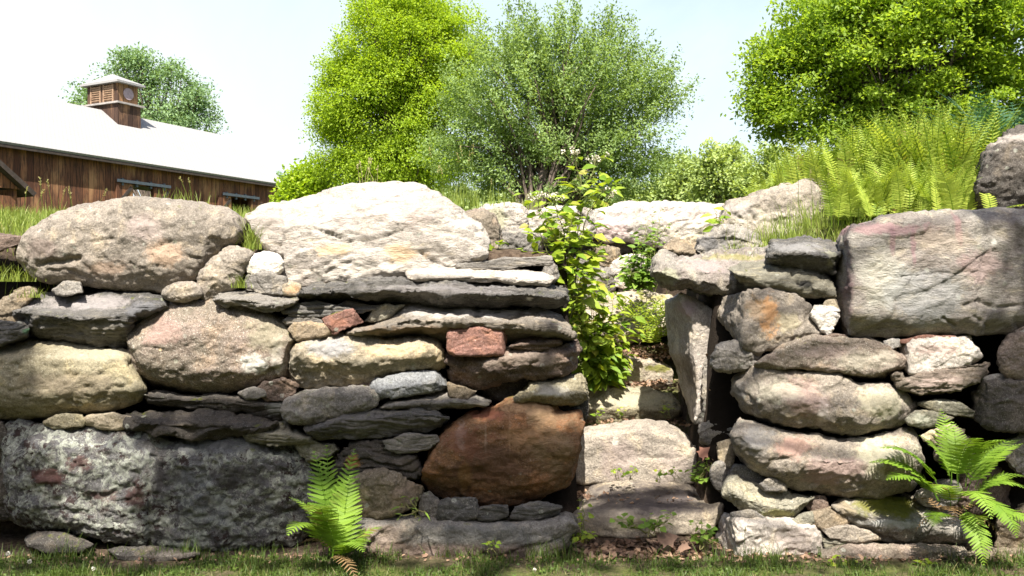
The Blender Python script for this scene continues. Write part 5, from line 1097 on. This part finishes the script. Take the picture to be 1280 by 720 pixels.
weed("weed", "cluster of round yellow green leaves behind the thin tilted plank on the left wall", "weed", A3(625, 326, 5.75), fan(625, 330, 5.75, [(600, 312), (617, 305), (632, 312), (650, 310), (660, 318), (610, 318), (640, 318), (627, 303)], .2, 10), .10, M_weed, per=3, wd=.8, spread=.03, seed=27, start=.6)
weed("weed", "yellow leaved sprig hanging at the left end of the tilted pale grey block", "weed", A3(905, 285, 6.5), fan(903, 288, 6.5, [(893, 262), (900, 275), (896, 282), (908, 262)], .1, 11), .11, M_weed, per=4, wd=.4, spread=.02, seed=28)
weed("weed", "broad leaved seedling with a reddish dead leaf, at the right end of the second step", "weed", A3(878, 602, 5.45), fan(878, 604, 5.45, [(870, 580), (880, 572), (890, 580), (866, 592), (892, 592), (880, 588), (875, 600)], .12, 12), .075, M_weed2, per=6, wd=.7, spread=.025, seed=29, start=.4)
weed("weed", "pair of leafy seedlings at the left corner of the lowest step", "weed", A3(727, 675, 5.0), fan(727, 678, 5.0, [(722, 650), (730, 640), (735, 662), (722, 668), (738, 672), (730, 625)], .12, 13), .05, M_weed, per=7, wd=.7, spread=.02, seed=30, start=.3)
weed("weed", "row of small clover like leaves in front of the lowest step", "weed", A3(815, 662, 5.0), fan(815, 668, 5.0, [(812, 646), (825, 645), (840, 640), (770, 652), (780, 660), (763, 648), (822, 655), (835, 650)], .1, 14), .06, M_weed2, per=6, wd=.75, spread=.02, seed=31, start=.3)
weed("weed", "small leafy weed at the right corner of the lowest step, by the corner stone", "weed", A3(878, 680, 4.95), fan(880, 685, 4.95, [(870, 655), (878, 648), (890, 660), (868, 672), (893, 672), (886, 680)], .1, 15), .055, M_weed2, per=7, wd=.75, spread=.02, seed=32, start=.3)
SD = "tiny seedlings on the steps"
for i, (px, py, Y, lab) in enumerate([(748, 527, 6.15, "tiny yellow green seedling at the left of the hollow under the third step"), (776, 525, 6.15, "tiny sprout in the middle of the hollow under the third step"), (833, 522, 6.15, "tiny yellow green seedling on the right end of the third step"), (769, 600, 5.5, "tiny seedling at the left foot of the second step"), (787, 600, 5.5, "tiny seedling left of the middle at the foot of the second step"), (825, 603, 5.5, "tiny seedling right of the middle at the foot of the second step"), (842, 600, 5.5, "tiny seedling at the right foot of the second step")]):
    weed("seedling", lab, "seedling", A3(px, py, Y), fan(px, py, Y, [(px - 7, py - 10), (px + 6, py - 12), (px, py - 17)], .05, 50 + i), .045, M_weed, per=3, wd=.75, spread=.012, seed=60 + i, start=.5, group=SD, stalk_r=.002)
weed("weed", "yellow green sprout in the grass below the long base slab of the left wall", "weed", A3(615, 688, 4.78), fan(615, 690, 4.78, [(610, 676), (620, 672), (616, 682)], .05, 70), .05, M_weed, per=3, wd=.7, seed=71, spread=.01, start=.5)
weed("weed", "low clover like weed in the grass below the two thin stacked flat stones", "weed", A3(1050, 712, 4.72), fan(1050, 716, 4.72, [(1035, 704), (1048, 698), (1062, 704), (1072, 708), (1042, 712)], .1, 72), .05, M_weed, per=7, wd=.8, seed=73, spread=.02, start=.3)
weed("weed", "low clover like weed in the grass below the reddish base slab", "weed", A3(1160, 712, 4.72), fan(1160, 718, 4.72, [(1140, 708), (1155, 702), (1170, 706), (1185, 710), (1165, 712)], .1, 74), .055, M_weed, per=7, wd=.8, seed=75, spread=.02, start=.3)
weed("weed", "bent grassy weed growing between the tan rounded stone and the dark squared stone", "weed", A3(517, 640, 4.8), fan(517, 640, 4.8, [(495, 634), (508, 620), (522, 622), (532, 640), (527, 650), (500, 648)], .08, 76), .09, M_weed2, per=2, wd=.14, seed=77, spread=.01, start=.5)

# ------------------------------------------------------------------ grass
def grass_mat(name, a, b, dry): return leaf_mat(name, a, b, .35, .5, dry)
M_lawn = grass_mat("lawn blades", (.045, .085, .014), (.115, .165, .032), (.28, .23, .11))
M_field = grass_mat("field blades", (.13, .19, .025), (.26, .31, .06), (.40, .34, .16))
M_dry = leaf_mat("dry stalks", (.30, .26, .13), (.42, .38, .22), .3)
rg = np.random.default_rng(3)
n = 42000
x = rg.uniform(-3.4, 3.4, n); y = rg.uniform(4.2, 4.97, n) + .0
m = fbm(np.stack([x * 2.6, y * 4.5, x * 0], 1), 3) + .40 * sstep(-x, -.2, 1.4) + rg.normal(scale=.22, size=n) + .3 * sstep(-y, -4.75, -4.5) - .12
m = np.where((x > .35) & (x < 1.2), m + .25, m)
keep = (m > .12) & (y < 4.89 + .06 * perlin(np.stack([x * 3, x * 0, x * 0], 1)))
keep &= ~((x > .38) & (x < 1.1) & (y > 4.83))
x, y = x[keep], y[keep]; z = gz(x, y) - .004
g = Geo()
blades(g, np.stack([x, y, z], 1), rg.uniform(.015, .055, len(x)) * (1 + 1.1 * sstep(y, 4.74, 4.88)) * (1 + .6 * (perlin(np.stack([x * 4, y * 4, x * 0], 1)) > .25)), .0048, .55, rg.uniform(0, 1, len(x)))
k = 5200; ci = rg.integers(0, len(x), k); P = np.stack([x[ci], y[ci], z[ci] + rg.uniform(.006, .03, k)], 1)
leaves(g, P, np.stack([rg.normal(size=k), rg.normal(size=k), rg.uniform(-.2, .3, k)], 1), np.array([0, -.2, 1.]) + rg.normal(scale=.35, size=(k, 3)), rg.uniform(.010, .024, k), .016, LEAF_DIAMOND, rg.uniform(0, .85, k))
tag(g.build("grass", M_lawn, origin=(0, 4.6, 0)), "short patchy lawn grass and clover at the foot of the wall", "grass", kind='stuff')
g = Geo(); n = 46000
x = rg.uniform(-5.5, 5.5, n); y = 5.62 + 3.4 * rg.uniform(0, 1, n) ** 1.4
cutm = (x > -.3) & (x < 1.5) & (y < 7.9)
dens = fbm(np.stack([x * 1.3, y * 1.3, x * 0], 1), 3) + rg.normal(scale=.2, size=n)
keep = ~cutm & (dens > -.5); x, y = x[keep], y[keep]; z = gz(x, y) - .005
blades(g, np.stack([x, y, z], 1), rg.uniform(.05, .17, len(x)), .0065, .5, rg.uniform(0, 1, len(x)))
n = 16000; x = rg.uniform(-16, 10, n); y = rg.uniform(9, 22, n); z = gz(x, y) - .01
blades(g, np.stack([x, y, z], 1), rg.uniform(.08, .24, n), .016, .5, rg.uniform(0, 1, n), 2)
tag(g.build("field_grass", M_field, origin=(0, 7, 1.9)), "sunny yellow green field grass on the bank behind the wall", "grass", kind='stuff')
def tuft(label, px, py, Y, n, h, mat, sd, w=.005, spread=.05, stalks=0, lean=.5, name="grass_tuft"):
    r_ = np.random.default_rng(sd); c = np.array(at(px, py, Y)); g = Geo()
    P = c + r_.normal(size=(n, 3)) * (spread, spread * .6, 0)
    blades(g, P, h * r_.uniform(.45, 1.1, n), w, lean, r_.uniform(0, .9, n), 4)
    for _ in range(stalks):
        p = c + r_.normal(size=3) * (spread * .8, spread * .5, 0); hh = h * r_.uniform(1.2, 2.1); d = r_.normal(scale=.16, size=2)
        pts = [p, p + (d[0] * hh * .3, d[1] * hh * .2, hh * .5), p + (d[0] * hh, d[1] * hh, hh)]
        g.tube(pts, [.0022, .0016, .001], 4)
        q = np.array(pts[-1]); kk = 16; u = r_.uniform(0, .35, kk)[:, None]
        leaves(g, q + (np.array(pts[1]) - q) * u, np.array([0, 0, 1.]) + r_.normal(scale=.5, size=(kk, 3)), r_.normal(size=(kk, 3)), .016, .006, LEAF_DIAMOND, .98)
    return tag(g.build(name, mat, origin=c), label, "grass tuft", None, "stuff" if spread >= .045 else None)
tuft("bright grass tuft in the notch between the large oval boulder and the giant pale boulder", 313, 312, 5.22, 70, .22, M_field, 1, spread=.03, lean=.7)
tuft("small grass tuft between the egg shaped stone and the square grey stone", 301, 360, 5.05, 36, .10, M_field, 2, spread=.025)
tuft("tall seeding grass clump behind the right shoulder of the giant pale boulder", 575, 258, 6.0, 130, .20, M_field, 3, spread=.13, stalks=7, lean=.35)
tuft("thin dry grass stalks behind the middle of the giant pale boulder", 458, 240, 6.0, 12, .12, M_dry, 4, spread=.06, stalks=6)
tuft("green grass clump on the bank behind the squared pale stone", 640, 262, 7.7, 140, .17, M_field, 5, spread=.2, stalks=2)
tuft("tall thin grass stalks in front of the barn's near end, above the large oval boulder", 70, 285, 5.9, 26, .2, M_field, 6, spread=.16, stalks=9, lean=.4)
tuft("grass clump with bent stalks above the right part of the large oval boulder", 232, 258, 5.9, 60, .13, M_field, 7, spread=.14, stalks=2)
tuft("bright grass on the bank in front of the tilted pale grey block", 985, 300, 5.75, 240, .17, M_field, 8, spread=.13)
tuft("pale grass growing up the face of the tilted pale grey block", 1018, 285, 6.2, 160, .26, M_field, 9, spread=.12, stalks=3)
tuft("grass tuft at the left foot of the square pale corner stone", 955, 708, 4.74, 70, .14, M_lawn, 10, spread=.09, stalks=1)
tuft("grass tuft at the right foot of the square pale corner stone", 985, 712, 4.72, 50, .10, M_lawn, 11, spread=.08)
tuft("lush low grass and weeds at the left edge above the sloping pale brown stone", 15, 352, 5.3, 240, .12, M_field, 12, spread=.14, lean=.8)
tuft("bright sprig of grass beside the left end of the grey slate slab", 38, 372, 5.15, 50, .07, M_field, 13, spread=.05, lean=.8)
g = Geo(); n = 1500; r_ = np.random.default_rng(31)
px = r_.uniform(770, 840, n); py = r_.uniform(378, 428, n) ; P = np.array([at(a, b_, 7.12 - (b_ - 375) * .004 + r_.normal(scale=.04)) for a, b_ in zip(px, py)])
sel = (perlin(P * 5) + .012 * (px - 800)) > .02; P = P[sel]; n = len(P)
leaves(g, P, np.stack([r_.normal(size=n), r_.normal(size=n) - .5, r_.uniform(0, .7, n)], 1), np.array([0, -.4, 1.]) + r_.normal(scale=.3, size=(n, 3)), r_.uniform(.03, .07, n), .012, LEAF_DIAMOND, r_.uniform(0, 1, n))
tag(g.build("ferny_moss", M_fern2, origin=A3(810, 420, 7.2)), "feathery yellow green ground cover draped over the uppermost step", "ground cover", kind='stuff')

# ------------------------------------------------------------------ leaf litter, dry leaves, clover flowers
M_litter = leaf_mat("dry leaf litter", (.11, .06, .04), (.36, .24, .16), .12, .7)
g = Geo(); r_ = np.random.default_rng(8); LP = []
def litter(n, x0, x1, y0, y1, zf, s=.045):
    x = r_.uniform(x0, x1, n); y = r_.uniform(y0, y1, n); z = zf(x, y) + r_.uniform(.002, .018, n)
    leaves(g, np.stack([x, y, z], 1), np.stack([r_.normal(size=n), r_.normal(size=n), r_.normal(scale=.35, size=n)], 1), np.array([0, -.1, 1.]) + r_.normal(scale=.45, size=(n, 3)), s * r_.uniform(.5, 1.3, n), s * .8, LEAF_FOLD, r_.uniform(0, 1, n))
litter(520, .36, 1.12, 4.86, 5.2, lambda x, y: gz(x, y))
litter(90, 1.02, 1.25, 5.0, 5.6, lambda x, y: gz(x, y))
litter(150, .36, 1.2, 5.52, 5.72, lambda x, y: .17 + 0 * x, .035)
litter(220, .45, 1.35, 6.1, 6.4, lambda x, y: .53 + 0 * x, .035)
litter(260, .85, 1.3, 6.5, 6.85, lambda x, y: .74 + .1 * (y - 6.5), .035)
litter(420, .85, 1.35, 6.86, 7.25, lambda x, y: .94 + .2 * (y - 6.86), .04)
litter(260, -3.2, .36, 4.78, 4.92, lambda x, y: gz(x, y), .03)
litter(300, 1.15, 3.2, 4.76, 4.92, lambda x, y: gz(x, y), .03)
litter(60, .4, 1.1, 5.3, 5.6, lambda x, y: .20 + 0 * x, .025)
tag(g.build("leaf_litter", M_litter, origin=(.8, 5.5, 0)), "dry brown leaf litter lying on the soil and the steps", "leaf litter", kind='stuff')
M_dleaf = leaf_mat("curled brown maple leaf", (.17, .10, .07), (.2, .13, .09), .1, .7)
M_rleaf = leaf_mat("pinkish dead leaf", (.45, .22, .15), (.5, .26, .19), .2, .6)
for lab, (px, py, Y), s, m, ax in [("large curled brown maple leaf lying in front of the lowest step", (822, 676, 4.97), .13, M_dleaf, (1, .25, .15)), ("pale brown curled leaf lying below the large maple leaf", (848, 684, 4.93), .08, M_dleaf, (.6, -.5, .1)), ("pinkish dead leaf caught on the seedling at the right end of the second step", (874, 571, 5.42), .09, M_rleaf, (.5, -.1, .5))]:
    g = Geo(); leaves(g, [at(px, py, Y)], [ax], [(0, -.55, 1)], s, s, LEAF_MAPLE, .5)
    o = g.build("dry_leaf", m, origin=at(px, py, Y)); md = o.modifiers.new("s", 'SOLIDIFY'); md.thickness = .0015; tag(o, lab, "dry leaf")
for lab, (px, py, Y) in [("white clover flower in the lawn, leftmost of the three by the lichen crusted block", (10, 692, 4.72)), ("white clover flower in the lawn, middle of the three by the lichen crusted block", (37, 702, 4.68)), ("white clover flower in the lawn, rightmost of the three by the lichen crusted block", (117, 711, 4.64)), ("lone white clover flower in the grass below the right end of the long base slab", (668, 713, 4.66))]:
    p = np.array(at(px, py, Y)); root = empty("clover_flower", (p[0], p[1], 0)); tag(root, lab, "flower", "white clover flowers in the lawn")
    g = Geo(); g.tube([(p[0], p[1], -.01), (p[0], p[1], p[2] * .6), tuple(p)], .0012, 4); g.build("stem", M_stalk, root)
    g = Geo(); v = nrm(np.random.default_rng(int(px)).normal(size=(46, 3))); leaves(g, p + v * .004, v + (0, 0, .3), np.random.default_rng(1).normal(size=(46, 3)), .010, .006, LEAF_DIAMOND, 0); g.build("blossom", plain_mat("white clover", (.75, .72, .64), (.6, .58, .5)), root, origin=p)
